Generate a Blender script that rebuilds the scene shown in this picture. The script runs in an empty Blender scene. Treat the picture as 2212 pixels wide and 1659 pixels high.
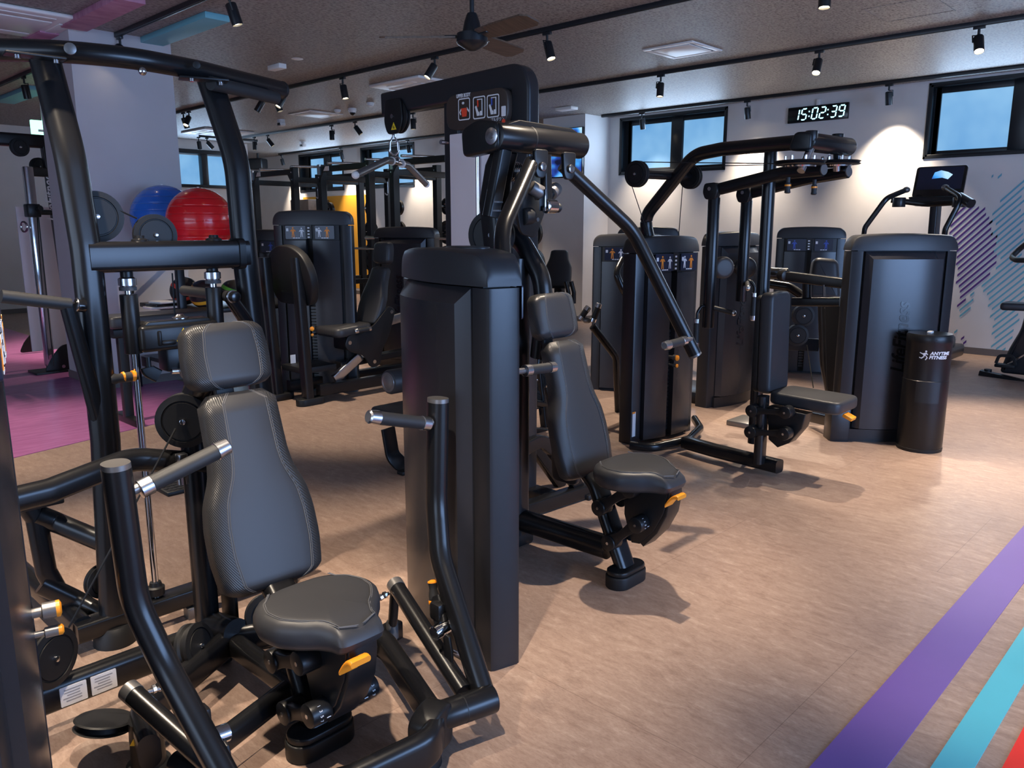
import bpy, bmesh, math, random
from mathutils import Vector, Matrix
random.seed(7)
SC = bpy.context.scene
COL = SC.collection
PI = math.pi
R = math.radians

# ---------------------------------------------------------------- camera
EYE = Vector((0.0, 0.0, 1.5))
PITCH, YAW, FPX = R(11.2), R(43.8), 1717.0
cam_d = bpy.data.cameras.new('camera')
cam = bpy.data.objects.new('camera', cam_d)
COL.objects.link(cam)
cam.location = EYE
cam.rotation_euler = (PI / 2 - PITCH, 0, YAW - PI / 2)
cam_d.sensor_fit = 'HORIZONTAL'
cam_d.sensor_width = 36.0
cam_d.lens = FPX / 2212.0 * 36.0
cam_d.clip_start = 0.05
SC.camera = cam

# ---------------------------------------------------------------- view, world, daylight
SC.view_settings.view_transform = 'Standard'
SC.view_settings.look = 'None'
SC.view_settings.gamma = 1.0
SC.view_settings.use_curve_mapping = False
SC.view_settings.exposure = 0.55
world = bpy.data.worlds.new('world')
SC.world = world
world.use_nodes = True
bg = world.node_tree.nodes['Background']
bg.inputs[0].default_value = (0.55, 0.72, 1.0, 1)
bg.inputs[1].default_value = 0.6

ROOM = dict(x0=-4.2, x1=10.63, y0=-4.6, y1=19.3, zc=3.2)


def area_light(name, loc, rot, sx, sy, power, color):
    d = bpy.data.lights.new(name, 'AREA')
    d.shape = 'RECTANGLE'
    d.size, d.size_y = sx, sy
    d.energy = power
    d.color = color
    o = bpy.data.objects.new(name, d)
    COL.objects.link(o)
    o.location = loc
    o.rotation_euler = rot
    return o


# daylight coming in through unseen, inferred glazing behind the photographer
area_light('entrance_daylight', (3.2, ROOM['y0'] + 0.05, 1.55), (PI / 2, 0, 0), 5.2, 2.2, 300, (0.33, 0.55, 1.0))
area_light('side_fill', (ROOM['x0'] + 0.05, 1.6, 1.55), (0, -PI / 2, 0), 2.4, 7.0, 130, (0.52, 0.70, 1.0))  # added cool fill in front of the solid side wall, no window there
for wy0, wy1 in ((1.5, 3.2), (6.05, 7.7), (13.0, 14.6), (15.5, 17.0)):
    area_light('window_daylight', (ROOM['x1'] - 0.04, (wy0 + wy1) / 2, 2.72), (0, PI / 2, 0), 0.7, wy1 - wy0, 20, (0.52, 0.72, 1.0))
area_light('end_window_daylight', (7.7, 15.93, 2.63), (-PI / 2, 0, 0), 1.2, 0.6, 20, (0.48, 0.70, 1.0))
SC.cycles.max_bounces = 7
SC.cycles.diffuse_bounces = 4
SC.cycles.glossy_bounces = 3
SC.cycles.transmission_bounces = 3


# ---------------------------------------------------------------- pixel -> place (used to survey the photograph)
_f = Vector((math.cos(YAW), math.sin(YAW), 0))
_rt = Vector((math.sin(YAW), -math.cos(YAW), 0))
_fw = _f * math.cos(PITCH) + Vector((0, 0, -math.sin(PITCH)))
_up = _f * math.sin(PITCH) + Vector((0, 0, math.cos(PITCH)))


def at(x, y, X=None, Y=None, Z=None, D=None):
    d = _rt * ((x - 1106.0) / FPX) + _up * ((829.5 - y) / FPX) + _fw
    if X is not None: t = X / d.x
    elif Y is not None: t = Y / d.y
    elif Z is not None: t = (Z - EYE.z) / d.z
    else: t = D / d.dot(_f)
    return EYE + d * t


# ---------------------------------------------------------------- mesh building
def oval(w, h, n=6):
    """racetrack section, w wide (side), h high (up)"""
    r = min(w, h) / 2
    out = []
    for cx, cy, a0 in ((w / 2 - r, h / 2 - r, 0), (-w / 2 + r, h / 2 - r, 90), (-w / 2 + r, -h / 2 + r, 180), (w / 2 - r, -h / 2 + r, 270)):
        for i in range(n + 1):
            a = R(a0 + 90 * i / n)
            p = (cx + r * math.cos(a), cy + r * math.sin(a))
            if not out or (abs(out[-1][0] - p[0]) + abs(out[-1][1] - p[1])) > 1e-6:
                out.append(p)
    if abs(out[0][0] - out[-1][0]) + abs(out[0][1] - out[-1][1]) < 1e-6:
        out.pop()
    return out


def rrect(w, h, r, n=4):
    out = []
    for cx, cy, a0 in ((w / 2 - r, h / 2 - r, 0), (-w / 2 + r, h / 2 - r, 90), (-w / 2 + r, -h / 2 + r, 180), (w / 2 - r, -h / 2 + r, 270)):
        for i in range(n + 1):
            a = R(a0 + 90 * i / n)
            out.append((cx + r * math.cos(a), cy + r * math.sin(a)))
    return out


def circ(r, n=16):
    return [(r * math.cos(2 * PI * i / n), r * math.sin(2 * PI * i / n)) for i in range(n)]


def fillet(pts, rad, n=6):
    pts = [Vector(p) for p in pts]
    if len(pts) < 3 or rad <= 0:
        return pts
    out = [pts[0]]
    for i in range(1, len(pts) - 1):
        a, b, c = pts[i - 1], pts[i], pts[i + 1]
        u, v = (a - b), (c - b)
        lu, lv = u.length, v.length
        u.normalize(); v.normalize()
        ang = u.angle(v)
        if ang > R(177):
            out.append(b); continue
        t = min(rad / math.tan(ang / 2), lu * 0.48, lv * 0.48)
        p0, p1 = b + u * t, b + v * t
        for k in range(n + 1):
            s = k / n
            out.append(p0 * (1 - s) ** 2 + b * 2 * s * (1 - s) + p1 * s * s)
    out.append(pts[-1])
    return out


class B:
    """collects geometry for one mesh"""
    def __init__(self):
        self.bm = bmesh.new()

    def _faces(self, rings, caps=True, closed=False):
        bm = self.bm
        vs = [[bm.verts.new(p) for p in ring] for ring in rings]
        n = len(vs[0])
        m = len(vs)
        for i in range(m if closed else m - 1):
            a, b = vs[i], vs[(i + 1) % m]
            for j in range(n):
                k = (j + 1) % n
                try:
                    bm.faces.new((a[j], a[k], b[k], b[j]))
                except ValueError:
                    pass
        if caps and not closed:
            for ring in (vs[0], vs[-1]):
                try:
                    bm.faces.new(ring)
                except ValueError:
                    pass
        return self

    def loft(self, rings, caps=True, closed=False):
        return self._faces([[Vector(p) for p in r] for r in rings], caps, closed)

    def tube(self, pts, sec, rad=0.0, up=(0, 0, 1), scale=None, n=6, closed=False):
        """sweep a section (list of (side, up)) or a radius along pts"""
        if not isinstance(sec, list):
            sec = circ(sec)
        P = fillet(pts, rad, n)
        P = [p for i, p in enumerate(P) if i == 0 or (p - P[i - 1]).length > 1e-5]
        rings = []
        upv = Vector(up).normalized()
        m = len(P)
        side_prev = None
        for i, p in enumerate(P):
            if closed:
                t = P[(i + 1) % m] - P[i - 1]
            else:
                t = (P[min(i + 1, m - 1)] - P[max(i - 1, 0)])
            t.normalize()
            side = t.cross(upv)
            if side.length < 0.15:
                side = side_prev.copy() if side_prev else t.cross(Vector((0, 1, 0)) if abs(t.y) < 0.9 else Vector((1, 0, 0)))
            side.normalize()
            if side_prev is not None and side.dot(side_prev) < 0:
                side = -side
            side_prev = side
            u = side.cross(t).normalized()
            s = 1.0 if scale is None else scale[0] + (scale[1] - scale[0]) * i / max(1, m - 1)
            rings.append([p + side * (a * s) + u * (b * s) for a, b in sec])
        return self._faces(rings, True, closed)

    def cyl(self, a, b, r, r2=None, n=20, bev=0.0):
        a, b = Vector(a), Vector(b)
        r2 = r if r2 is None else r2
        ax = (b - a)
        L = ax.length
        ax.normalize()
        s = ax.orthogonal().normalized()
        u = ax.cross(s)
        prof = [(0, r), (L, r2)]
        if bev > 0:
            prof = [(0, r - bev), (bev * .3, r - bev * .3), (bev, r), (L - bev, r2), (L - bev * .3, r2 - bev * .3), (L, r2 - bev)]
        rings = [[a + ax * h + (s * math.cos(2 * PI * i / n) + u * math.sin(2 * PI * i / n)) * rr for i in range(n)] for h, rr in prof]
        return self._faces(rings)

    def lathe(self, c, ax, prof, n=28):
        """prof: (height along axis, radius)"""
        c = Vector(c); ax = Vector(ax).normalized()
        s = ax.orthogonal().normalized(); u = ax.cross(s)
        rings = [[c + ax * h + (s * math.cos(2 * PI * i / n) + u * math.sin(2 * PI * i / n)) * max(rr, 1e-4) for i in range(n)] for h, rr in prof]
        return self._faces(rings)

    def box(self, c, s, rot=None, bev=0.0, seg=2):
        c = Vector(c)
        bm2 = bmesh.new()
        bmesh.ops.create_cube(bm2, size=1.0)
        for v in bm2.verts:
            v.co = Vector((v.co.x * s[0], v.co.y * s[1], v.co.z * s[2]))
        if bev > 0:
            bmesh.ops.bevel(bm2, geom=bm2.edges[:], offset=bev, segments=seg, profile=0.5, affect='EDGES')
        if rot is not None:
            mt = rot if isinstance(rot, Matrix) else Matrix.Rotation(rot, 3, 'Z')
            for v in bm2.verts:
                v.co = mt @ v.co
        for v in bm2.verts:
            v.co += c
        self._merge(bm2)
        return self

    def beam(self, a, b, w, h, bev=0.006, up=(0, 0, 1)):
        """rounded rectangular bar from a to b, w across, h along up"""
        return self.tube([a, b], rrect(w, h, min(bev, w / 2.01, h / 2.01), 3), up=up)

    def prism(self, poly, th, fr, bev=0.0, seg=3, both=True):
        """poly in 2D, fr = (origin, xdir, ydir); extruded th along x cross y, centred"""
        o, xd, yd = Vector(fr[0]), Vector(fr[1]).normalized(), Vector(fr[2]).normalized()
        nd = xd.cross(yd).normalized()
        bm2 = bmesh.new()
        v0 = [bm2.verts.new(o + xd * p[0] + yd * p[1] - nd * th / 2) for p in poly]
        f = bm2.faces.new(v0)
        r = bmesh.ops.extrude_face_region(bm2, geom=[f])
        vs = [g for g in r['geom'] if isinstance(g, bmesh.types.BMVert)]
        for v in vs:
            v.co += nd * th
        bmesh.ops.recalc_face_normals(bm2, faces=bm2.faces[:])
        if bev > 0:
            caps = [fa for fa in bm2.faces if len(fa.verts) == len(poly) and abs(fa.normal.dot(nd)) > .9]
            if not both:
                caps = [fa for fa in caps if (fa.calc_center_median() - o).dot(nd) > 0]
            es = list({e for fa in caps for e in fa.edges})
            bmesh.ops.bevel(bm2, geom=es, offset=bev, segments=seg, profile=0.5, affect='EDGES')
        self._merge(bm2)
        return self

    def ball(self, c, r, seg=24, rings=16, sc=(1, 1, 1)):
        bm2 = bmesh.new()
        bmesh.ops.create_uvsphere(bm2, u_segments=seg, v_segments=rings, radius=r)
        for v in bm2.verts:
            v.co = Vector((v.co.x * sc[0], v.co.y * sc[1], v.co.z * sc[2])) + Vector(c)
        self._merge(bm2)
        return self

    def torus(self, c, ax, R0, r, n=32, m=10):
        c = Vector(c); ax = Vector(ax).normalized()
        s = ax.orthogonal().normalized(); u = ax.cross(s)
        rings = []
        for i in range(n):
            a = 2 * PI * i / n
            d = s * math.cos(a) + u * math.sin(a)
            rings.append([c + d * (R0 + r * math.cos(2 * PI * j / m)) + ax * (r * math.sin(2 * PI * j / m)) for j in range(m)])
        return self._faces(rings, False, True)

    def quad(self, pts):
        self.bm.faces.new([self.bm.verts.new(p) for p in pts])
        return self

    def _merge(self, bm2):
        me = bpy.data.meshes.new('t')
        bm2.to_mesh(me)
        bm2.free()
        self.bm.from_mesh(me)
        bpy.data.meshes.remove(me)

    def xf(self, m):
        bmesh.ops.transform(self.bm, matrix=m, verts=self.bm.verts[:])
        return self

    def mesh(self, name, off=None, sharp=34, recalc=True):
        bm = self.bm
        if recalc:
            bmesh.ops.recalc_face_normals(bm, faces=bm.faces[:])
        if off is not None:
            bmesh.ops.translate(bm, vec=-Vector(off), verts=bm.verts[:])
        me = bpy.data.meshes.new(name)
        bm.to_mesh(me)
        bm.free()
        me.polygons.foreach_set('use_smooth', [True] * len(me.polygons))
        me.set_sharp_from_angle(angle=R(sharp))
        return me


OFF = {}


def thing(name, label, cat, loc=(0, 0, 0), group=None, rotz=0.0, local=False):
    o = bpy.data.objects.new(name, None)
    COL.objects.link(o)
    o.empty_display_size = 0.05
    o.location = loc
    o.rotation_euler = (0, 0, rotz)
    o['label'] = label
    o['category'] = cat
    if group:
        o['group'] = group
    OFF[o.name] = (0, 0, 0) if local else tuple(loc)
    return o


def part(name, b, m, parent, label=None, sharp=34):
    off = OFF[parent.name]
    me = b.mesh(name, off, sharp)
    me.materials.append(MAT[m])
    o = bpy.data.objects.new(name, me)
    COL.objects.link(o)
    o.parent = parent
    OFF[o.name] = off
    if label:
        o['label'] = label
    return o


def solo(name, b, m, label, cat, group=None, loc=None, sharp=34):
    """a thing that is a single mesh"""
    if loc is None:
        n = len(b.bm.verts)
        loc = Vector((sum(v.co.x for v in b.bm.verts) / n, sum(v.co.y for v in b.bm.verts) / n, min(v.co.z for v in b.bm.verts)))
    me = b.mesh(name, loc, sharp)
    me.materials.append(MAT[m])
    o = bpy.data.objects.new(name, me)
    COL.objects.link(o)
    o.location = loc
    OFF[o.name] = tuple(loc)
    o['label'] = label
    o['category'] = cat
    if group:
        o['group'] = group
    return o


def struct(name, b, m, parent=None, sharp=34):
    me = b.mesh(name, None, sharp)
    me.materials.append(MAT[m])
    o = bpy.data.objects.new(name, me)
    COL.objects.link(o)
    OFF[o.name] = (0, 0, 0)
    if parent:
        o.parent = parent
    else:
        o['kind'] = 'structure'
    return o


def dup(root, loc, rotz=None, label=None, group=None):
    def cp(o, par):
        c = o.copy()
        COL.objects.link(c)
        OFF[c.name] = OFF.get(o.name, (0, 0, 0))
        if par:
            c.parent = par
        for ch in o.children:
            cp(ch, c)
        return c
    r = cp(root, None)
    r.location = loc
    if rotz is not None:
        r.rotation_euler = (0, 0, rotz)
    if label:
        r['label'] = label
    if group:
        r['group'] = group
    return r


_fonts = {}


def text_bm(s, size, depth=0.0015, shear=0.0, sx=1.0, bold=0.0, spacing=1.0):
    """lettering as a flat mesh in XY, origin at its lower left"""
    cu = bpy.data.curves.new('txt', 'FONT')
    cu.body = s
    cu.size = size
    cu.shear = shear
    cu.extrude = depth
    cu.offset = bold
    cu.space_character = spacing
    cu.resolution_u = 4
    o = bpy.data.objects.new('txt', cu)
    COL.objects.link(o)
    dg = bpy.context.evaluated_depsgraph_get()
    dg.update()
    me = bpy.data.meshes.new_from_object(o.evaluated_get(dg))
    b = B()
    b.bm.from_mesh(me)
    bpy.data.objects.remove(o)
    bpy.data.curves.remove(cu)
    bpy.data.meshes.remove(me)
    for v in b.bm.verts:
        v.co.x *= sx
    return b


def frame_mat(o, xd, yd):
    xd, yd = Vector(xd).normalized(), Vector(yd).normalized()
    zd = xd.cross(yd).normalized()
    m = Matrix.Identity(4)
    for i in range(3):
        m[i][0], m[i][1], m[i][2], m[i][3] = xd[i], yd[i], zd[i], Vector(o)[i]
    return m

# ---------------------------------------------------------------- materials
MAT = {}


def mat(name, col, rough=0.5, metal=0.0, spec=0.5, emis=None, estr=0.0, coat=0.0, alpha=None):
    m = bpy.data.materials.new(name)
    m.use_nodes = True
    p = m.node_tree.nodes['Principled BSDF']
    p.inputs['Base Color'].default_value = (*col, 1)
    p.inputs['Roughness'].default_value = rough
    p.inputs['Metallic'].default_value = metal
    p.inputs['Specular IOR Level'].default_value = spec
    p.inputs['Coat Weight'].default_value = coat
    if emis:
        p.inputs['Emission Color'].default_value = (*emis, 1)
        p.inputs['Emission Strength'].default_value = estr
    MAT[name] = m
    return m


def nodes(name):
    nt = MAT[name].node_tree
    return nt, nt.nodes['Principled BSDF']


def add(nt, kind, **kw):
    n = nt.nodes.new(kind)
    for k, v in kw.items():
        if k in n.inputs.keys() if hasattr(n.inputs, 'keys') else False:
            n.inputs[k].default_value = v
        else:
            setattr(n, k, v)
    return n


def grain(name, scale, strength, dist=0.001, col_var=0.0, detail=3, rough_var=0.0):
    """powder-coat / plastic grain: fine bump plus slight colour change"""
    nt, p = nodes(name)
    tc = add(nt, 'ShaderNodeTexCoord')
    nz = add(nt, 'ShaderNodeTexNoise')
    nz.inputs['Scale'].default_value = scale
    nz.inputs['Detail'].default_value = detail
    nt.links.new(tc.outputs['Object'], nz.inputs['Vector'])
    bp = add(nt, 'ShaderNodeBump')
    bp.inputs['Strength'].default_value = strength
    bp.inputs['Distance'].default_value = dist
    nt.links.new(nz.outputs['Fac'], bp.inputs['Height'])
    nt.links.new(bp.outputs['Normal'], p.inputs['Normal'])
    if col_var:
        mx = add(nt, 'ShaderNodeMixRGB')
        c = p.inputs['Base Color'].default_value[:]
        mx.inputs[1].default_value = tuple(x * (1 - col_var) for x in c[:3]) + (1,)
        mx.inputs[2].default_value = tuple(min(1, x * (1 + col_var)) for x in c[:3]) + (1,)
        n2 = add(nt, 'ShaderNodeTexNoise')
        n2.inputs['Scale'].default_value = scale * 0.05
        nt.links.new(tc.outputs['Object'], n2.inputs['Vector'])
        nt.links.new(n2.outputs['Fac'], mx.inputs[0])
        nt.links.new(mx.outputs[0], p.inputs['Base Color'])


mat('black_metal', (0.009, 0.009, 0.010), 0.34, 0.0, 0.36); grain('black_metal', 900, 0.10, 0.0006)
mat('black_tube', (0.008, 0.008, 0.009), 0.27, 0.0, 0.42); grain('black_tube', 1100, 0.08, 0.0005)
mat('tower_plastic', (0.018, 0.018, 0.021), 0.30, 0.0, 0.42); grain('tower_plastic', 700, 0.16, 0.0007, 0.08)
mat('tower_panel', (0.024, 0.024, 0.028), 0.27, 0.0, 0.5); grain('tower_panel', 500, 0.05, 0.0005, 0.06)
mat('cap_plastic', (0.026, 0.026, 0.029), 0.40, 0.0, 0.42); grain('cap_plastic', 800, 0.16, 0.0007)
mat('gap_black', (0.006, 0.006, 0.007), 0.5); grain('gap_black', 500, 0.05)
mat('vinyl', (0.031, 0.031, 0.034), 0.44, 0.0, 0.38); grain('vinyl', 1500, 0.10, 0.0004)
mat('vinyl_side', (0.028, 0.027, 0.027), 0.36, 0.0, 0.45)
mat('stitch', (0.085, 0.085, 0.09), 0.7)
mat('rubber', (0.010, 0.010, 0.011), 0.5, 0.0, 0.35); grain('rubber', 700, 0.15)
mat('grip_rubber', (0.022, 0.022, 0.023), 0.55, 0.0, 0.4); grain('grip_rubber', 900, 0.12)
mat('grey_rubber', (0.07, 0.07, 0.075), 0.6); grain('grey_rubber', 600, 0.1)
mat('chrome', (0.62, 0.63, 0.66), 0.10, 1.0); grain('chrome', 60, 0.02)
mat('aluminium', (0.60, 0.60, 0.62), 0.26, 1.0); grain('aluminium', 900, 0.04)
mat('steel', (0.50, 0.50, 0.52), 0.22, 1.0); grain('steel', 900, 0.04)
mat('bracket_grey', (0.20, 0.19, 0.185), 0.35, 0.6); grain('bracket_grey', 600, 0.05)
mat('orange', (0.90, 0.30, 0.015), 0.38); grain('orange', 600, 0.05)
mat('yellow', (0.85, 0.60, 0.02), 0.5); grain('yellow', 300, 0.02)
mat('white_label', (0.72, 0.72, 0.74), 0.5); grain('white_label', 300, 0.02)
mat('label_print', (0.30, 0.30, 0.32), 0.6); grain('label_print', 300, 0.02)
mat('label_black', (0.01, 0.01, 0.01), 0.5); grain('label_black', 300, 0.02)
mat('white_paint', (0.70, 0.69, 0.68), 0.45); grain('white_paint', 200, 0.03)
mat('white_plastic', (0.78, 0.76, 0.74), 0.4); grain('white_plastic', 300, 0.03)
mat('shield', (0.78, 0.71, 0.74), 0.22, 0.0, 0.5); grain('shield', 20, 0.02, 0.002, 0.03)
mat('sign_dark', (0.045, 0.032, 0.026), 0.35); grain('sign_dark', 500, 0.04)
mat('sign_navy', (0.018, 0.022, 0.045), 0.3); grain('sign_navy', 500, 0.03)
mat('sign_red', (0.75, 0.06, 0.02), 0.5); grain('sign_red', 300, 0.02)
mat('sign_orange', (0.85, 0.27, 0.03), 0.5); grain('sign_orange', 300, 0.02)
mat('sign_blue', (0.05, 0.10, 0.45), 0.5); grain('sign_blue', 300, 0.02)
mat('letter_black', (0.008, 0.008, 0.009), 0.18, 0.0, 0.6); grain('letter_black', 300, 0.02)
mat('ball_blue', (0.02, 0.14, 0.62), 0.22, 0.0, 0.5, coat=0.3)
mat('ball_red', (0.70, 0.012, 0.018), 0.22, 0.0, 0.5, coat=0.3)
mat('ball_black', (0.013, 0.013, 0.013), 0.35); grain('ball_black', 400, 0.15)
mat('band_red', (0.60, 0.06, 0.04), 0.5); grain('band_red', 400, 0.1)
mat('band_yellow', (0.70, 0.36, 0.02), 0.5); grain('band_yellow', 400, 0.1)
mat('band_green', (0.16, 0.55, 0.06), 0.5); grain('band_green', 400, 0.1)
mat('window_frame', (0.010, 0.012, 0.015), 0.35); grain('window_frame', 400, 0.04)
mat('dark_wood', (0.11, 0.075, 0.05), 0.45)
mat('iron', (0.012, 0.012, 0.013), 0.32); grain('iron', 300, 0.15)
mat('stripe_purple', (0.15, 0.08, 0.32), 0.42); grain('stripe_purple', 120, 0.04, 0.001, 0.05)
mat('stripe_teal', (0.07, 0.42, 0.53), 0.42); grain('stripe_teal', 120, 0.04, 0.001, 0.05)
mat('stripe_red', (0.75, 0.016, 0.004), 0.42); grain('stripe_red', 120, 0.04, 0.001, 0.05)
mat('panel_pink', (0.42, 0.16, 0.26), 0.6)
mat('panel_blue', (0.16, 0.42, 0.50), 0.6); grain('panel_blue', 60, 0.05, 0.001, 0.06)
mat('mural_purple', (0.085, 0.028, 0.20), 0.55); grain('mural_purple', 200, 0.03)
mat('mural_teal', (0.13, 0.40, 0.52), 0.55); grain('mural_teal', 200, 0.03)
mat('wall_orange', (0.80, 0.38, 0.03), 0.6); grain('wall_orange', 90, 0.05, 0.001, 0.04)
mat('mirror', (0.80, 0.82, 0.82), 0.02, 1.0)
mat('lamp_glow', (1, 1, 1), 0.4, emis=(1.0, 0.80, 0.52), estr=26.0)
mat('clock_glow', (0.3, 0.8, 0.9), 0.4, emis=(0.42, 0.88, 1.0), estr=1.7)
mat('exit_glow', (0.4, 0.9, 0.6), 0.4, emis=(0.35, 1.0, 0.65), estr=1.6)
mat('base_trim', (0.13, 0.115, 0.11), 0.5); grain('base_trim', 200, 0.04)
mat('acrylic', (0.8, 0.82, 0.85), 0.06)
MAT['acrylic'].node_tree.nodes['Principled BSDF'].inputs['Transmission Weight'].default_value = 0.92

# carbon-weave vinyl on the pad sides: fine diagonal ribs in the bump only
nt, p = nodes('vinyl_side')
tc = add(nt, 'ShaderNodeTexCoord'); mp = add(nt, 'ShaderNodeMapping')
mp.inputs['Rotation'].default_value = (R(35), R(20), R(50))
wv = add(nt, 'ShaderNodeTexWave'); wv.inputs['Scale'].default_value = 70
wv.inputs['Distortion'].default_value = 0.2
bp = add(nt, 'ShaderNodeBump'); bp.inputs['Strength'].default_value = 0.35; bp.inputs['Distance'].default_value = 0.002
nt.links.new(tc.outputs['Object'], mp.inputs['Vector']); nt.links.new(mp.outputs[0], wv.inputs['Vector'])
nt.links.new(wv.outputs['Fac'], bp.inputs['Height']); nt.links.new(bp.outputs[0], p.inputs['Normal'])

# gym balls: moulded horizontal ribs
for nm in ('ball_blue', 'ball_red'):
    nt, p = nodes(nm)
    tc = add(nt, 'ShaderNodeTexCoord')
    wv = add(nt, 'ShaderNodeTexWave'); wv.bands_direction = 'Z'; wv.wave_profile = 'SIN'
    wv.inputs['Scale'].default_value = 5.0
    cr = add(nt, 'ShaderNodeValToRGB')
    cr.color_ramp.elements[0].position = 0.0; cr.color_ramp.elements[1].position = 0.16
    nt.links.new(tc.outputs['Object'], wv.inputs['Vector']); nt.links.new(wv.outputs['Fac'], cr.inputs[0])
    bp = add(nt, 'ShaderNodeBump'); bp.inputs['Strength'].default_value = 0.7; bp.inputs['Distance'].default_value = 0.006
    nt.links.new(cr.outputs[0], bp.inputs['Height']); nt.links.new(bp.outputs[0], p.inputs['Normal'])


def ramp(nt, fac, stops):
    r = add(nt, 'ShaderNodeValToRGB')
    el = r.color_ramp.elements
    while len(el) < len(stops):
        el.new(0.5)
    for e, (pos, c) in zip(el, stops):
        e.position = pos
        e.color = (*c, 1)
    nt.links.new(fac, r.inputs[0])
    return r


def noise(nt, vec, scale, detail=4, rough=0.55):
    n = add(nt, 'ShaderNodeTexNoise')
    n.inputs['Scale'].default_value = scale
    n.inputs['Detail'].default_value = detail
    n.inputs['Roughness'].default_value = rough
    nt.links.new(vec, n.inputs['Vector'])
    return n


def mapped(nt, scale, rot=(0, 0, 0)):
    tc = add(nt, 'ShaderNodeTexCoord')
    mp = add(nt, 'ShaderNodeMapping')
    mp.inputs['Scale'].default_value = scale
    mp.inputs['Rotation'].default_value = rot
    nt.links.new(tc.outputs['Object'], mp.inputs['Vector'])
    return mp.outputs[0]


# vinyl floor: travertine streaks that run along the room (Y), large sheets with faint seams
mat('floor', (0.4, 0.3, 0.23), 0.42, 0.0, 0.42)
nt, p = nodes('floor')
warp = noise(nt, mapped(nt, (1.0, 1.0, 1.0)), 2.2, 4, 0.6)
wm = add(nt, 'ShaderNodeVectorMath', operation='SCALE'); wm.inputs['Scale'].default_value = 0.9
nt.links.new(warp.outputs['Color'], wm.inputs[0])
wa = add(nt, 'ShaderNodeVectorMath', operation='ADD')
nt.links.new(mapped(nt, (7.5, 2.2, 1.0)), wa.inputs[0]); nt.links.new(wm.outputs[0], wa.inputs[1])
streak = noise(nt, wa.outputs[0], 4.6, 12, 0.72)
fine = noise(nt, mapped(nt, (30, 9, 1.0)), 6.0, 8, 0.75)
blot = noise(nt, mapped(nt, (1.0, 0.55, 1.0)), 1.3, 3, 0.5)
r1 = ramp(nt, streak.outputs['Fac'], [(0.30, (0.240, 0.160, 0.124)), (0.45, (0.310, 0.214, 0.168)), (0.56, (0.350, 0.248, 0.196)), (0.70, (0.44, 0.328, 0.262))])
r2 = ramp(nt, fine.outputs['Fac'], [(0.30, (0.74, 0.71, 0.69)), (0.46, (0.97, 0.96, 0.95)), (0.72, (1.16, 1.17, 1.17))])
r3 = ramp(nt, blot.outputs['Fac'], [(0.30, (0.88, 0.87, 0.88)), (0.70, (1.08, 1.07, 1.05))])
m1 = add(nt, 'ShaderNodeMixRGB', blend_type='MULTIPLY'); m1.inputs[0].default_value = 1
m2 = add(nt, 'ShaderNodeMixRGB', blend_type='MULTIPLY'); m2.inputs[0].default_value = 1
nt.links.new(r1.outputs[0], m1.inputs[1]); nt.links.new(r2.outputs[0], m1.inputs[2])
nt.links.new(m1.outputs[0], m2.inputs[1]); nt.links.new(r3.outputs[0], m2.inputs[2])
br = add(nt, 'ShaderNodeTexBrick')
br.inputs['Scale'].default_value = 1.0
br.inputs['Mortar Size'].default_value = 0.0012
br.inputs['Brick Width'].default_value = 1.84
br.inputs['Row Height'].default_value = 0.92
br.inputs['Color1'].default_value = (1, 1, 1, 1); br.inputs['Color2'].default_value = (0.95, 0.95, 0.95, 1); br.inputs['Mortar'].default_value = (0.62, 0.6, 0.6, 1)
nt.links.new(mapped(nt, (1, 1, 1), (0, 0, PI / 2)), br.inputs['Vector'])
m3 = add(nt, 'ShaderNodeMixRGB', blend_type='MULTIPLY'); m3.inputs[0].default_value = 1
nt.links.new(m2.outputs[0], m3.inputs[1]); nt.links.new(br.outputs[0], m3.inputs[2])
nt.links.new(m3.outputs[0], p.inputs['Base Color'])
bp = add(nt, 'ShaderNodeBump'); bp.inputs['Strength'].default_value = 0.12; bp.inputs['Distance'].default_value = 0.002
nt.links.new(fine.outputs['Fac'], bp.inputs['Height']); nt.links.new(bp.outputs[0], p.inputs['Normal'])

mat('floor_pink', (0.43, 0.13, 0.34), 0.26, 0.0, 0.5)
nt, p = nodes('floor_pink')
n1 = noise(nt, mapped(nt, (1.2, 6, 1)), 4.0, 5)
r1 = ramp(nt, n1.outputs['Fac'], [(0.3, (0.36, 0.11, 0.29)), (0.7, (0.46, 0.16, 0.37))])
nt.links.new(r1.outputs[0], p.inputs['Base Color'])

# ceiling: grey-brown embossed wallpaper with a slight sheen
mat('ceiling', (0.2, 0.18, 0.17), 0.52, 0.0, 0.3)
nt, p = nodes('ceiling')
n1 = noise(nt, mapped(nt, (1, 1.6, 1)), 34, 4, 0.68)
n2 = noise(nt, mapped(nt, (1, 1, 1)), 130, 2, 0.5)
r1 = ramp(nt, n1.outputs['Fac'], [(0.36, (0.11, 0.098, 0.092)), (0.47, (0.255, 0.235, 0.22)), (0.62, (0.36, 0.335, 0.315))])
nt.links.new(r1.outputs[0], p.inputs['Base Color'])
mh = add(nt, 'ShaderNodeMath', operation='ADD'); nt.links.new(n1.outputs['Fac'], mh.inputs[0]); nt.links.new(n2.outputs['Fac'], mh.inputs[1])
bp = add(nt, 'ShaderNodeBump'); bp.inputs['Strength'].default_value = 0.35; bp.inputs['Distance'].default_value = 0.004
nt.links.new(mh.outputs[0], bp.inputs['Height']); nt.links.new(bp.outputs[0], p.inputs['Normal'])

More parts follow.
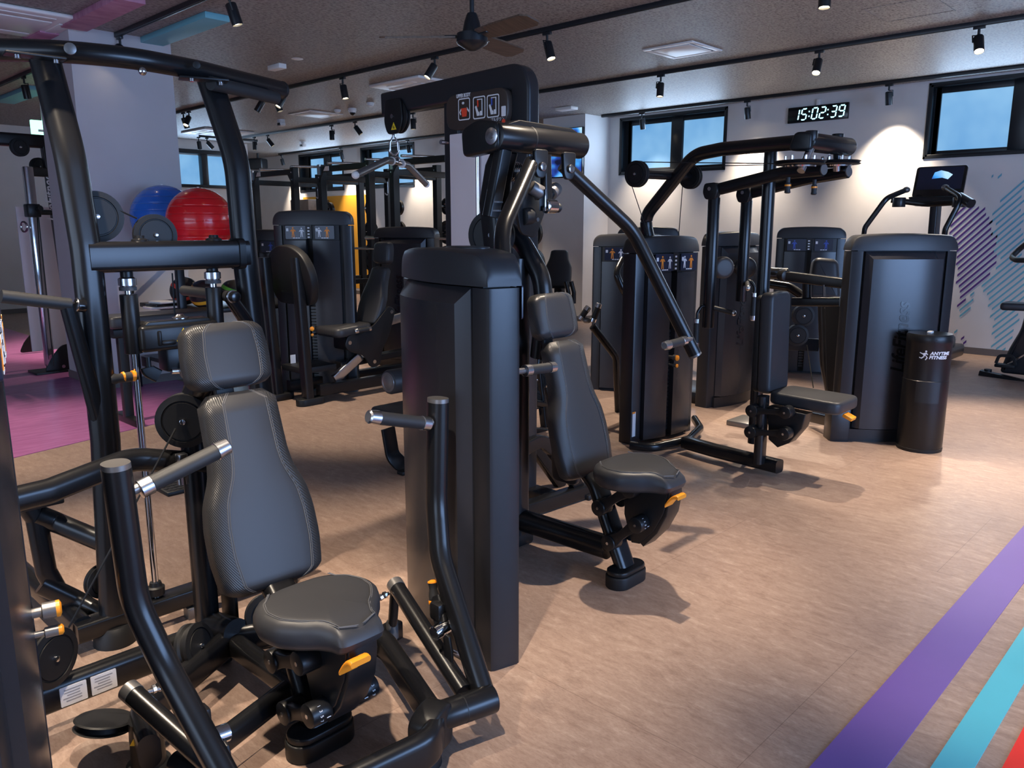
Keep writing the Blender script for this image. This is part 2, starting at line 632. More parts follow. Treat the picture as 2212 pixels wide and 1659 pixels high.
for nm, c in (('wall', (0.66, 0.635, 0.62)), ('wall_grey', (0.48, 0.465, 0.49)), ('wall_shade', (0.30, 0.27, 0.29))):
    mat(nm, c, 0.6)
    nt, p = nodes(nm)
    n1 = noise(nt, mapped(nt, (1, 1, 1)), 3, 3)
    r1 = ramp(nt, n1.outputs['Fac'], [(0.3, tuple(x * .97 for x in c)), (0.7, tuple(min(1, x * 1.03) for x in c))])
    nt.links.new(r1.outputs[0], p.inputs['Base Color'])
    n2 = noise(nt, mapped(nt, (1, 1, 1)), 260, 2)
    bp = add(nt, 'ShaderNodeBump'); bp.inputs['Strength'].default_value = 0.08; bp.inputs['Distance'].default_value = 0.002
    nt.links.new(n2.outputs['Fac'], bp.inputs['Height']); nt.links.new(bp.outputs[0], p.inputs['Normal'])

# frosted panes: daylight seen through them
mat('pane', (0.06, 0.10, 0.14), 0.35, emis=(0.24, 0.50, 0.80), estr=0.66)
nt, p = nodes('pane')
n1 = noise(nt, mapped(nt, (1, 1, 1)), 1.4, 3)
r1 = ramp(nt, n1.outputs['Fac'], [(0.3, (0.12, 0.34, 0.66)), (0.7, (0.27, 0.54, 0.82))])
nt.links.new(r1.outputs[0], p.inputs['Emission Color'])

# screen picture: soft blue and dark shapes
mat('screen', (0.01, 0.01, 0.02), 0.12)
nt, p = nodes('screen')
n1 = noise(nt, mapped(nt, (1, 1.3, 1.6)), 1.7, 2)
r1 = ramp(nt, n1.outputs['Fac'], [(0.40, (0.004, 0.006, 0.03)), (0.47, (0.02, 0.06, 0.35)), (0.55, (0.06, 0.35, 0.85)), (0.66, (0.45, 0.72, 0.95))])
nt.links.new(r1.outputs[0], p.inputs['Emission Color']); p.inputs['Emission Strength'].default_value = 0.8

nt, p = nodes('dark_wood')
n1 = noise(nt, mapped(nt, (3, 40, 3)), 2.0, 5)
r1 = ramp(nt, n1.outputs['Fac'], [(0.3, (0.075, 0.05, 0.035)), (0.7, (0.15, 0.10, 0.07))])
nt.links.new(r1.outputs[0], p.inputs['Base Color'])
nt, p = nodes('panel_pink')
n1 = noise(nt, mapped(nt, (3, 8, 3)), 2.0, 5)
r1 = ramp(nt, n1.outputs['Fac'], [(0.35, (0.36, 0.13, 0.23)), (0.7, (0.50, 0.24, 0.34))])
nt.links.new(r1.outputs[0], p.inputs['Base Color'])

# ---------------------------------------------------------------- the room
X0, X1, Y0, Y1, ZC = ROOM['x0'], ROOM['x1'], ROOM['y0'], ROOM['y1'], ROOM['zc']
ENDY = 16.0      # end wall of the free-weight bay
struct('floor', B().box(((X0 + X1) / 2, (Y0 + Y1) / 2, -0.1), (X1 - X0 + .6, Y1 - Y0 + .6, 0.2)), 'floor')
pk = [(-4.1, 4.51), (2.62, 6.185), (3.30, 6.355), (3.30, 15.95), (-4.1, 15.95)]
struct('floor_pink', B().prism(pk, 0.006, ((0, 0, 0.001), (1, 0, 0), (0, 1, 0))), 'floor_pink')
for i, (nm, y0, y1) in enumerate((('stripe_purple', 0.615, 0.772), ('stripe_teal', 0.435, 0.525), ('stripe_red', 0.12, 0.379))):
    struct('floor_' + nm.split('_')[1] + '_stripe', B().box((4.0, (y0 + y1) / 2, 0.001), (12.4, y1 - y0, 0.005)), nm)
struct('ceiling', B().box(((X0 + X1) / 2, (Y0 + Y1) / 2, ZC + 0.1), (X1 - X0 + .6, Y1 - Y0 + .6, 0.2)), 'ceiling')

# wall with the high windows (plane X = 10.63): windows as (y0, y1, sill, head)
WT = 0.22
wins = [(1.43, 3.31, 2.30, 3.17), (5.955, 7.83, 2.30, 3.17), (12.92, 14.74, 2.30, 3.17), (15.40, 17.22, 2.30, 3.17)]
b = B()
xc = X1 + WT / 2
b.box((xc, (Y0 + Y1) / 2, 1.15), (WT, Y1 - Y0, 2.30))
b.box((xc, (Y0 + Y1) / 2, 3.185), (WT, Y1 - Y0, 0.03))
edges = [Y0] + [v for w in wins for v in w[:2]] + [Y1]
for i in range(0, len(edges), 2):
    b.box((xc, (edges[i] + edges[i + 1]) / 2, 2.735), (WT, edges[i + 1] - edges[i], 0.87))
struct('wall_right', b, 'wall')


def window(n, y0, y1, z0, z1, panes):
    f = B()
    xf = X1 + 0.03
    t = 0.05
    for c, s in (((xf + .06, (y0 + y1) / 2, z0 + t / 2), (.2, y1 - y0, t)), ((xf + .06, (y0 + y1) / 2, z1 - t / 2), (.2, y1 - y0, t)),
                 ((xf + .06, y0 + t / 2, (z0 + z1) / 2), (.2, t, z1 - z0)), ((xf + .06, y1 - t / 2, (z0 + z1) / 2), (.2, t, z1 - z0))):
        f.box(c, s, bev=0.004)
    # reveal lip on the room side
    for c, s in (((X1 - .006, (y0 + y1) / 2, z0 + .012), (.012, y1 - y0, .024)), ((X1 - .006, y0 + .012, (z0 + z1) / 2), (.012, .024, z1 - z0)),
                 ((X1 - .006, y1 - .012, (z0 + z1) / 2), (.012, .024, z1 - z0)), ((X1 - .006, (y0 + y1) / 2, z1 - .012), (.012, y1 - y0, .024))):
        f.box(c, s)
    if len(panes) > 1:
        ps_ = sorted(panes)
        f.box((X1 + .12, (ps_[0][1] + ps_[1][0]) / 2, (z0 + z1) / 2), (.07, ps_[1][0] - ps_[0][1], z1 - z0 - .06), bev=.004)
        f.box((X1 + .12, (y0 + ps_[0][0]) / 2, (z0 + z1) / 2), (.05, ps_[0][0] - y0, z1 - z0 - .06))
        f.box((X1 + .12, (y1 + ps_[1][1]) / 2, (z0 + z1) / 2), (.05, y1 - ps_[1][1], z1 - z0 - .06))
    f = struct('window_%d' % n, f, 'window_frame')
    for (a, c) in panes:
        s = B()
        for cc, ss in (((X1 + .12, (a + c) / 2, z0 + .07), (.05, c - a + .1, .05)), ((X1 + .12, (a + c) / 2, z1 - .08), (.05, c - a + .1, .07)),
                       ((X1 + .12, a - .025, (z0 + z1) / 2), (.05, .06, z1 - z0 - .1)), ((X1 + .12, c + .025, (z0 + z1) / 2), (.05, .06, z1 - z0 - .1))):
            s.box(cc, ss, bev=0.004)
        so = struct('sash', s, 'window_frame', f)
        struct('pane', B().box((X1 + .125, (a + c) / 2, (z0 + z1) / 2 - .005), (.012, c - a, z1 - z0 - .15)), 'pane', so)
    return f


window(1, *wins[0], [(2.445, 3.20), (1.52, 2.27)])
window(2, *wins[1], [(6.06, 6.74), (6.94, 7.68)])
window(3, *wins[2], [(13.06, 13.58), (13.88, 14.50)])
window(4, *wins[3], [(15.55, 16.03), (16.31, 16.90)])

# end wall of the bay with its own window, return, and far wall
ew = B()
ewin = (7.05, 8.45, 2.27, 3.0)
ew.box(((X0 + ewin[0]) / 2, ENDY + .1, 1.6), (ewin[0] - X0, .2, 3.2))
ew.box(((ewin[1] + 8.66) / 2, ENDY + .1, 1.6), (8.66 - ewin[1], .2, 3.2))
ew.box(((ewin[0] + ewin[1]) / 2, ENDY + .1, ewin[2] / 2), (ewin[1] - ewin[0], .2, ewin[2]))
ew.box(((ewin[0] + ewin[1]) / 2, ENDY + .1, (ewin[3] + 3.2) / 2), (ewin[1] - ewin[0], .2, 3.2 - ewin[3]))
struct('wall_back', ew, 'wall')
struct('wall_return', B().box((8.66 - .1, (ENDY + Y1) / 2 + .1, 1.6), (.2, Y1 - ENDY - .2, 3.2)), 'wall')
struct('wall_far', B().box((9.7, Y1 + .1, 1.6), (2.2, .2, 3.2)), 'wall')
f = B()
for c, s in (((7.75, ENDY + .04, 2.30), (1.4, .2, .06)), ((7.75, ENDY + .04, 2.97), (1.4, .2, .08)), ((7.08, ENDY + .04, 2.635), (.06, .2, .73)),
             ((8.42, ENDY + .04, 2.635), (.06, .2, .73)), ((7.69, ENDY + .04, 2.635), (.13, .16, .73))):
    f.box(c, s, bev=.004)
f = struct('window_5', f, 'window_frame')
struct('pane', B().box((7.37, ENDY + .1, 2.6), (.52, .012, .62)), 'pane', f)
struct('pane', B().box((8.07, ENDY + .1, 2.6), (.64, .012, .62)), 'pane', f)
# walls behind and beside the photographer, solid and without openings
struct('wall_left', B().box((X0 - .1, (Y0 + ENDY) / 2, 1.6), (.2, ENDY - Y0 + .4, 3.2)), 'wall')
struct('wall_front', B().box(((X0 + X1) / 2, Y0 - .1, 1.6), (X1 - X0 + .4, .2, 3.2)), 'wall')
PXA, PXB = at(158, 170, Y=7.8).x, at(393, 405, Y=7.8).x
PXC, PXW = (PXA + PXB) / 2, PXB - PXA
# structural pillar in the room and the wall pier that carries the screen
struct('wall_pillar', B().box((PXC, 8.27, 1.6), (PXW, 0.93, 3.2)), 'wall_grey')
struct('baseboard_pillar', B().box((PXC, 8.27, .04), (PXW + .02, .95, .08)), 'base_trim')
struct('wall_pier', B().box((10.32, 8.46, 1.6), (.64, .86, 3.2)), 'wall')
struct('baseboard_right', B().box((X1 - .006, (Y0 + Y1) / 2, .04), (.014, Y1 - Y0 - .02, .08)), 'base_trim')
struct('baseboard_pier', B().box((10.315, 8.46, .04), (.65, .88, .079)), 'base_trim')
# orange painted panel low on the far part of the right wall
struct('wall_orange_panel', B().box((X1 - .008, 15.85, 1.16), (.014, 2.5, 2.05)), 'wall_orange')
struct('baseboard_back', B().box((2.2, ENDY - .006, .04), (12.6, .014, .08)), 'base_trim')

# painted mural on the right wall: diagonal bars clipped to a few outline areas
def mural(mat_name, polys, slope, pitch, w, label):
    b = B()
    x = X1 - 0.003
    for poly in polys:
        ys = [p[0] for p in poly]; zs = [p[1] for p in poly]
        # bar k: z = slope*y + k*pitch ; clip line with polygon
        kmin = int((min(zs) - slope * max(ys)) / pitch) - 2
        kmax = int((max(zs) - slope * min(ys)) / pitch) + 2
        if slope < 0:
            kmin = int((min(zs) - slope * min(ys)) / pitch) - 2
            kmax = int((max(zs) - slope * max(ys)) / pitch) + 2
        for k in range(kmin, kmax + 1):
            c = k * pitch
            hits = []
            for i in range(len(poly)):
                (ya, za), (yb, zb) = poly[i], poly[(i + 1) % len(poly)]
                fa, fb = za - slope * ya - c, zb - slope * yb - c
                if fa * fb < 0:
                    t = fa / (fa - fb)
                    hits.append(ya + (yb - ya) * t)
            hits.sort()
            for a, d in zip(hits[::2], hits[1::2]):
                j = random.uniform(-.03, .03)
                a, d = a + j, d + j
                if d - a < .015:
                    continue
                za, zd = slope * a + c, slope * d + c
                b.quad([(x, a, za), (x, d, zd), (x, d, zd + w), (x, a, za + w)])
    me = b.mesh('wall_mural', None, recalc=False)
    me.materials.append(MAT[mat_name])
    o = bpy.data.objects.new('wall_mural', me)
    COL.objects.link(o)
    OFF[o.name] = (0, 0, 0)
    o['label'] = label
    o['category'] = 'mural'


def wp(*px):
    return [(lambda v: (v.y, v.z))(at(x, y, X=X1)) for x, y in px]


mural('mural_teal', [wp((2212, 385), (2165, 425), (2140, 470), (2150, 520), (2158, 570), (2130, 610), (2120, 625), (2132, 660), (2142, 700), (2143, 760), (2165, 765), (2190, 720), (2205, 660), (2212, 640)),
                     wp((2118, 630), (2100, 655), (2085, 690), (2066, 700), (2080, 660), (2095, 640)),
                     wp((2145, 380), (2168, 378), (2166, 386), (2143, 386)), wp((2058, 716), (2074, 718), (2072, 724), (2056, 722))],
      -1.05, 0.080, 0.028, 'teal diagonal bars painted on the white wall, outer edge of the mural')
mural('mural_purple', [wp((2096, 440), (2120, 452), (2142, 470), (2140, 500), (2152, 512), (2148, 570), (2125, 612), (2095, 640), (2068, 668), (2066, 560), (2050, 500), (2064, 460), (2080, 450)),
                       wp((2058, 722), (2092, 738), (2090, 746), (2056, 730))],
      -1.05, 0.080, 0.030, 'dark purple diagonal bars painted on the white wall behind the grey shrouded machine')

# ---------------------------------------------------------------- ceiling fittings
ZT = 3.155
def track(x, y0, y1, label, ax='Y'):
    b = B()
    if ax == 'Y':
        b.box((x, (y0 + y1) / 2, ZC - .02), (.036, y1 - y0, .04), bev=.003)
        b2 = B().box((x, (y0 + y1) / 2, ZC - .0415), (.012, y1 - y0 - .02, .003))
    else:
        b.box(((y0 + y1) / 2, x, ZC - .02), (y1 - y0, .036, .04), bev=.003)
        b2 = B().box(((y0 + y1) / 2, x, ZC - .0415), (y1 - y0 - .02, .012, .003))
    t = thing('lighting_track', label, 'track', ((x, (y0 + y1) / 2, ZC) if ax == 'Y' else ((y0 + y1) / 2, x, ZC)), 'ceiling lighting tracks')
    part('rail', b, 'window_frame', t)
    part('conductor_slot', b2, 'gap_black', t)


track(3.02, -1.0, 12.6, 'black ceiling track running over the pink floor beside the coloured panels')
track(5.53, 0.2, 12.6, 'black ceiling track passing right under the ceiling fan')
track(7.90, 0.2, 14.9, 'black ceiling track between the fan and the square air vent')
track(10.27, 0.2, 7.92, 'black ceiling track running along the wall above the digital clock')
track(10.27, 10.0, 17.5, 'black ceiling track running above the squat racks at the far windows')
track(15.1, 7.2, 8.4, 'short black ceiling track by the window behind the gym balls', 'X')

SPOT = (1.0, 0.84, 0.66)
NSPOT = [0]


def spotlight(base, d, label, power=60, angle=54, blend=0.7, lit=True, yoke=True):
    """track spotlight: adapter on the rail, arm, tilted cylindrical head"""
    base = Vector(base)
    d = Vector(d).normalized()
    t = thing('track_spotlight', label, 'spotlight', base, 'track spotlights')
    part('adapter', B().box(base + Vector((0, 0, -.012)), (.03, .09, .03), bev=.004), 'window_frame', t)
    piv = base + Vector((0, 0, -.075))
    a = B().cyl(base + Vector((0, 0, -.02)), piv, .011, n=12)
    if yoke:
        s = d.cross(Vector((0, 0, 1)))
        s = s.normalized() if s.length > .1 else Vector((.7, -.7, 0))
        a.tube([piv, piv + s * .046, piv + s * .046 + d * .07], rrect(.012, .006, .002), up=d.orthogonal())
        piv = piv + d * .012
    part('arm', a, 'window_frame', t)
    h = part('lamp_head', B().lathe(piv, d, [(0, .03), (.003, .036), (.01, .040), (.150, .040), (.152, .036), (.135, .034)], 20), 'window_frame', t)
    part('lens', B().cyl(piv + d * .130, piv + d * .138, .034, n=20), 'lamp_glow' if lit else 'aluminium', h)
    if lit and power:
        ld = bpy.data.lights.new('spot', 'SPOT')
        ld.energy = power
        ld.color = SPOT
        ld.spot_size = R(angle)
        ld.spot_blend = blend
        ld.shadow_soft_size = .03
        lo = bpy.data.objects.new('spot', ld)
        COL.objects.link(lo)
        lo.location = piv + d * .16 - base
        lo.rotation_euler = d.to_track_quat('-Z', 'Y').to_euler()
        lo.parent = t


def sp(x, px, py, d, label, **k):
    """spot on the track at X = x, found by its picture column"""
    y = at(px, py, Z=ZC - .04)
    yy = at(px, 300, X=x).y
    spotlight((x, yy, ZC - .04), d, label, **k)


FLOORP = 250
# over the pink floor
sp(3.02, 515, 0, (.25, -.15, -1), 'black spotlight by the short blue ceiling panel, close above the curved bar', power=FLOORP)
sp(3.02, 278, 75, (-.5, -.4, -1), 'black spotlight half hidden behind the curved pull-up bar', power=60)
sp(3.02, 66, 160, (.15, .1, -1), 'black spotlight beside the far blue ceiling panel over the pink floor', power=FLOORP)
# along the fan track
sp(5.53, 1180, 70, (-.02, -.35, -1), 'black spotlight on the track next to the fan blades', power=FLOORP)
sp(5.53, 942, 125, (-.6, .25, -1), 'black spotlight tilted toward the pictogram tower under the fan track', power=FLOORP, yoke=False)
sp(5.53, 745, 172, (.05, -.2, -1), 'black glowing spotlight hanging straight above the lat pulldown bar', power=FLOORP)
sp(5.53, 618, 192, (-.65, .1, -1), 'black spotlight just past the end of the pull-up bar, tilted', power=150, yoke=False)
sp(5.53, 600, 197, (.25, -.2, -1), 'black spotlight right behind the tilted one at the end of the pull-up bar', power=0)
sp(5.53, 572, 205, (-.5, .4, -1), 'black spotlight pointing away, below the middle of the pull-up bar end', power=150, yoke=False)
sp(5.53, 412, 240, (-.55, -.2, -1), 'black spotlight of a pair beside the pillar, tilted to the side', power=120, yoke=False)
sp(5.53, 400, 243, (.35, .1, -1), 'black spotlight of a pair beside the pillar, hanging nearly straight', power=0, yoke=False)
sp(5.53, 1760, 0, (-.1, -.05, -1), 'black spotlight at the ceiling edge between the square vent and the ceiling hatch', power=FLOORP)
# middle track
sp(7.90, 893, 245, (0, -.05, -1), 'black spotlight behind the yellow-triangle pulley of the pulldown', power=170)
sp(7.90, 768, 262, (.5, -.45, -.9), 'black spotlight turned toward the racks beside the dome camera', power=120, yoke=False)
sp(7.90, 717, 268, (.02, 0, -1), 'black upright spotlight over the leg press machine', power=170)
sp(7.90, 578, 290, (.5, -.4, -.85), 'black sideways spotlight above the left end of the squat racks', power=100, yoke=False)
sp(7.90, 549, 294, (0, 0, -1), 'black upright spotlight furthest along the middle track', power=130)
sp(7.90, 1423, 161, (-.12, -.05, -1), 'black spotlight between the air vent and the clock wall, above the high window', power=190)
sp(7.90, 1757, 112, (-.55, -.1, -1), 'brightly glowing spotlight above the digital clock', power=FLOORP)
sp(7.90, 2090, 62, (-.5, -.25, -1), 'brightest glowing spotlight with starry flare above the window by the treadmill', power=FLOORP)
# wall washers
WASH = 135
sp(10.27, 1385, 245, (.25, 0, -1), 'black spotlight hanging in front of the two-pane window', power=WASH, angle=84, blend=1.0)
sp(10.27, 1610, 219, (.25, 0, -1), 'black spotlight between the clock and the two-pane window', power=WASH, angle=84, blend=1.0)
sp(10.27, 1911, 183, (.25, 0, -1), 'black spotlight between the clock and the single-pane window', power=WASH * 1.5, angle=88, blend=1.0)
spotlight((10.27, 0.95, ZC - .04), (.25, 0, -1), 'black spotlight past the single-pane window near the mural', power=WASH, angle=76)
sp(10.27, 880, 305, (.25, 0, -1), 'black spotlight in front of the far window behind the pulldown', power=130, angle=70)
sp(10.27, 735, 320, (.25, 0, -1), 'black spotlight in front of the far window above the squat racks', power=160, angle=70)
sp(10.27, 606, 336, (.25, 0, -1), 'small black spotlight near the wall speaker', power=130, angle=70)
for px, dd, lb in ((430, (.1, 0, -1), 'black spotlight hanging by the window behind the gym balls'), (448, (.6, -.3, -.8), 'black tilted spotlight by the window behind the gym balls')):
    y = at(px, 315, Y=15.1)
    spotlight((y.x, 15.1, ZC - .04), dd, lb, power=90, yoke=False)
track(0.62, -1.5, 7.6, 'black ceiling track over the chest press and dip frame, beyond the picture edge')
for y, d in ((1.1, (.15, .2, -1)), (2.6, (.10, .0, -1)), (4.3, (.15, -.25, -1)), (6.0, (.3, .1, -1))):
    spotlight((0.62, y, ZC - .04), d, 'black track spotlight over the dip frame and the pink floor edge', power=FLOORP)
# behind the photographer the tracks go on
for i, (x, y, d) in enumerate(((7.9, 0.9, (-.35, .1, -1)), (3.02, 2.0, (-.12, .1, -1)), (5.53, 1.0, (-.25, .0, -1)), (3.02, -.2, (.15, .3, -1)), (5.53, -.6, (.1, .25, -1)))):
    spotlight((x, y, ZC - .04), d, 'black track spotlight out over the aisle', power=FLOORP)


def vent(px, py, sx, sy, label, mats='white_plastic'):
    c = at(px, py, Z=ZC)
    t = thing('air_vent', label, 'vent', (c.x, c.y, ZC), 'ceiling air vents')
    f = B()
    w = .05
    for s in (-1, 1):
        f.box((c.x + s * (sx / 2 - w / 2), c.y, ZC - .006), (w, sy, .014), bev=.004)
        f.box((c.x, c.y + s * (sy / 2 - w / 2), ZC - .006), (sx - 2 * w, w, .014), bev=.004)
    part('frame', f, mats, t)
    part('slot', B().box((c.x, c.y, ZC - .002), (sx - 2 * w, sy - 2 * w, .004)), 'gap_black', t)
    part('centre_panel', B().box((c.x, c.y, ZC - .010), (sx - 2 * w - .05, sy - 2 * w - .05, .012), bev=.004), mats, t)
    return t


vent(1474, 107, .56, .56, 'white square air vent above the clock, nearest to the fan')
vent(682, 246, .60, .60, 'white square air vent beside the dome camera')
# ceiling cassette air conditioners
def cassette(px, py, label, s=.95):
    c = at(px, py, Z=ZC)
    t = thing('air_conditioner', label, 'air conditioner', (c.x, c.y, ZC), 'ceiling air conditioners')
    part('housing', B().box((c.x, c.y, ZC - .018), (s, s, .034), bev=.015, seg=3), 'white_plastic', t)
    part('grille', B().box((c.x, c.y, ZC - .037), (s * .52, s * .52, .012), bev=.005), 'white_paint', t)
    for dx, dy in ((1, 0), (-1, 0), (0, 1), (0, -1)):
        part('louvre', B().box((c.x + dx * s * .36, c.y + dy * s * .36, ZC - .036), (s * (.09 if dx else .5), s * (.09 if dy else .5), .010), bev=.004), 'white_paint', t)


cassette(15, 38, 'white ceiling air conditioner over the pink floor', 1.0)
cassette(915, 183, 'white ceiling air conditioner just above the pulldown arm')
cassette(470, 284, 'white ceiling air conditioner beside the pillar')

# coloured acoustic panels
def slab(px, py, sx, sy, m, label, cat='panel', z=.05):
    c = at(px, py, Z=ZC - z)
    solo('ceiling_panel', B().box((c.x, c.y, ZC - z / 2), (sx, sy, z), bev=.004), m, label, cat, 'coloured ceiling panels', (c.x, c.y, ZC))


slab(218, 36, .21, 1.24, 'panel_pink', 'long pink panel on the ceiling')
slab(388, 74, .21, 1.42, 'panel_blue', 'long pale blue panel on the ceiling near the pull-up bar')
slab(45, 210, .25, 1.5, 'panel_blue', 'pale blue panel on the ceiling behind the tall frame, furthest back')
slab(95, 84, .21, .5, 'panel_pink', 'pink panel on the ceiling just over the pull-up bar')

# small ceiling devices
def puck(px, py, r, h, label, name='smoke_detector', cat='detector'):
    c = at(px, py, Z=ZC)
    solo(name, B().lathe((c.x, c.y, ZC), (0, 0, -1), [(0, r), (h * .35, r), (h * .4, r * .92), (h * .8, r * .8), (h, r * .45), (h, 0)], 24), 'white_plastic', label, cat, 'ceiling detectors')


puck(800, 222, .055, .05, 'white round detector right of the dome camera')
puck(729, 237, .05, .045, 'white round detector between the vent and the dome camera')
puck(642, 127, .06, .008, 'thin white round plate on the ceiling')
c = at(598, 140, Z=ZC)
solo('emergency_lamp', B().box((c.x, c.y, ZC - .025), (.09, .24, .05), bev=.006), 'white_plastic', 'white box fixed to the ceiling next to the thin round plate', 'emergency light')
c = at(1224, 232, Z=ZC)
solo('emergency_lamp', B().box((c.x, c.y, ZC - .02), (.16, .30, .04), bev=.006), 'white_plastic', 'white box fixed to the ceiling in front of the wall screen', 'emergency light')


def dome_cam(px, py, label, cover=False):
    c = at(px, py, Z=ZC)
    t = thing('security_camera', label, 'camera', (c.x, c.y, ZC), 'ceiling security cameras')
    part('mount', B().lathe((c.x, c.y, ZC), (0, 0, -1), [(0, .06), (.035, .06), (.04, .056), (.06, .05)], 24), 'white_plastic', t)
    if cover:
        part('hood', B().box((c.x, c.y, ZC - .07), (.11, .11, .07), bev=.025, seg=3), 'white_plastic', t)
        part('lens', B().box((c.x - .05, c.y - .012, ZC - .08), (.03, .07, .04), bev=.008), 'letter_black', t)
    else:
        part('dome', B().ball((c.x, c.y, ZC - .058), .043, 20, 12), 'letter_black', t)


dome_cam(761, 234, 'white dome camera with black dome among the detectors')
dome_cam(607, 258, 'white hooded camera below the tilted spotlights', True)
dome_cam(654, 306, 'white hooded camera above the squat racks', True)

# ceiling hatch: a thin frame flush in the paper
c = Vector((7.12, 2.43, 0))
h = B()
for dx, dy, sx, sy in ((0, -.26, .56, .016), (0, .26, .56, .016), (-.27, 0, .016, .53), (.27, 0, .016, .53)):
    h.box((c.x + dx, c.y + dy, ZC - .001), (sx, sy, .004))
struct('trim_1', h, 'ceiling')

# wall speaker, exit sign
c = at(557, 345, X=9.9)
t = thing('wall_speaker', 'black speaker hanging from the ceiling in the far corner', 'speaker', (c.x, c.y, ZC))
part('hanger', B().cyl((c.x, c.y, ZC), (c.x, c.y, ZC - .12), .025, n=12), 'window_frame', t)
part('cabinet', B().box((c.x, c.y, ZC - .25), (.30, .36, .26), bev=.04, seg=3, rot=.5), 'window_frame', t)
c = at(95, 285, Y=12.0)
t = thing('exit_sign', 'green lit exit sign on a short drop behind the tall frame', 'sign', (c.x, 12.0, ZC))
part('bracket', B().cyl((c.x, 12.0, ZC), (c.x, 12.0, c.z + .14), .015, n=10), 'white_plastic', t)
part('box', B().box((c.x, 12.0, c.z), (.30, .05, .28), bev=.006), 'exit_glow', t)
part('figure', B().box((c.x + .05, 11.972, c.z), (.05, .004, .14)).box((c.x - .04, 11.972, c.z + .01), (.07, .004, .03)), 'white_plastic', t)

# ---------------------------------------------------------------- ceiling fan
FX, FY, FZ = 4.62, 4.87, 2.52
fc = at(1020, 92, Z=2.62)
FX, FY, FZ = fc.x, fc.y, 2.62
t = thing('ceiling_fan', 'dark three-bladed ceiling fan hanging on a short rod', 'fan', (FX, FY, ZC))
part('canopy', B().lathe((FX, FY, ZC), (0, 0, -1), [(0, .07), (.03, .07), (.06, .05), (.085, .02)], 28), 'window_frame', t)
part('rod', B().cyl((FX, FY, ZC - .08), (FX, FY, FZ + .14), .014, n=14), 'window_frame', t)
hub = part('motor', B().lathe((FX, FY, FZ + .17), (0, 0, -1), [(0, .028), (.01, .034), (.05, .048), (.10, .058), (.115, .060), (.12, .095), (.17, .098), (.18, .092), (.205, .05), (.218, .02), (.219, 0)], 36), 'window_frame', t)


def blade(ang, pitch):
    b = B()
    ca, sa = math.cos(ang), math.sin(ang)
    rad, tan = Vector((ca, sa, 0)), Vector((-sa, ca, 0))
    rings = []
    for i in range(13):
        s = i / 12
        rr = .10 + .47 * s
        w = .060 + .012 * min(1, s * 3)
        if s > .92: w *= 1 - (s - .92) * 5
        tl = pitch
        u = tan * math.cos(tl) + Vector((0, 0, 1)) * math.sin(tl)
        n = rad.cross(u)
        cpt = Vector((FX, FY, FZ + .035)) + rad * rr
        rings.append([cpt + u * w + n * .005, cpt - u * w + n * .005, cpt - u * w - n * .005, cpt + u * w - n * .005])
    return b.loft(rings)


ca = math.atan2(_rt.y, _rt.x)
for k, a in enumerate((ca + PI - .03, ca - R(50), ca + R(60))):
    bl = part('blade', blade(a, R(-13)), 'dark_wood', t)
    d = Vector((math.cos(a), math.sin(a), 0))
    part('blade_arm', B().box(Vector((FX, FY, FZ + .035)) + d * .12, (.10, .05, .012), rot=a, bev=.004), 'window_frame', bl)

# ---------------------------------------------------------------- wall clock and screen
cy, cz = 4.64, 2.952
t = thing('digital_clock', 'black digital wall clock with pale blue digits reading 15:02:39', 'clock', (X1 - .02, cy, cz))
CW, CH = .80, .20
part('case', B().box((X1 - .022, cy, cz), (.04, CW, CH), bev=.004), 'letter_black', t)
part('hanger', B().box((X1 - .02, cy, cz + CH / 2 + .035), (.03, .05, .08), bev=.006), 'white_plastic', t)
SEG = {'0': 'abcdef', '1': 'bc', '2': 'abged', '3': 'abgcd', '5': 'afgcd', '9': 'abcdfg'}


def seven(ch, y, z, h, w, b, x):
    # local u to the right as seen from the room = -Y
    th = .016
    sh = .14
    def pt(u, v): return (x, y - (u + sh * v), z + v)
    g = .006
    def hseg(v): b.quad([pt(g, v + th / 2), pt(w - g, v + th / 2), pt(w - g - th * .6, v - th / 2), pt(g + th * .6, v - th / 2)])
    def vseg(u, v0, v1): b.quad([pt(u - th / 2, v0 + g), pt(u + th / 2, v0 + g), pt(u + th / 2, v1 - g), pt(u - th / 2, v1 - g)])
    for s in SEG[ch]:
        if s == 'a': hseg(h / 2)
        if s == 'g': hseg(0)
        if s == 'd': hseg(-h / 2)
        if s == 'f': vseg(0, 0, h / 2)
        if s == 'b': vseg(w, 0, h / 2)
        if s == 'e': vseg(0, -h / 2, 0)
        if s == 'c': vseg(w, -h / 2, 0)


b = B()
u = cy + CW / 2 - .085
for ch in '15:02:39':
    if ch == ':':
        for dz in (-.03, .03):
            b.quad([(X1 - .0435, u - .008, cz + dz - .008), (X1 - .0435, u + .008, cz + dz - .008), (X1 - .0435, u + .008, cz + dz + .008), (X1 - .0435, u - .008, cz + dz + .008)])
        u -= .040
    else:
        seven(ch, u, cz, .135, .068, b, X1 - .0435)
        u -= .104
part('digits', b, 'clock_glow', t)

t = thing('wall_screen', 'large lit television on the white wall pier', 'television', (9.97, 8.62, 2.25))
part('bezel', B().box((9.965, 8.62, 2.635), (.05, 1.18, .75), bev=.006), 'letter_black', t)
part('screen', B().box((9.938, 8.62, 2.638), (.004, 1.155, .72)), 'screen', t)
part('bracket', B().box((9.995, 8.5, 2.6), (.03, .4, .3)), 'window_frame', t)

# ---------------------------------------------------------------- shared machine parts
def xs_dense(W, r):
    xs = [-W / 2 + r * (1 - math.cos(R(90 * i / 7))) for i in range(8)]
    mid = [(-W / 2 + r) + (W - 2 * r) * i / 8 for i in range(1, 8)]
    return xs + mid + [-x for x in reversed(xs)]


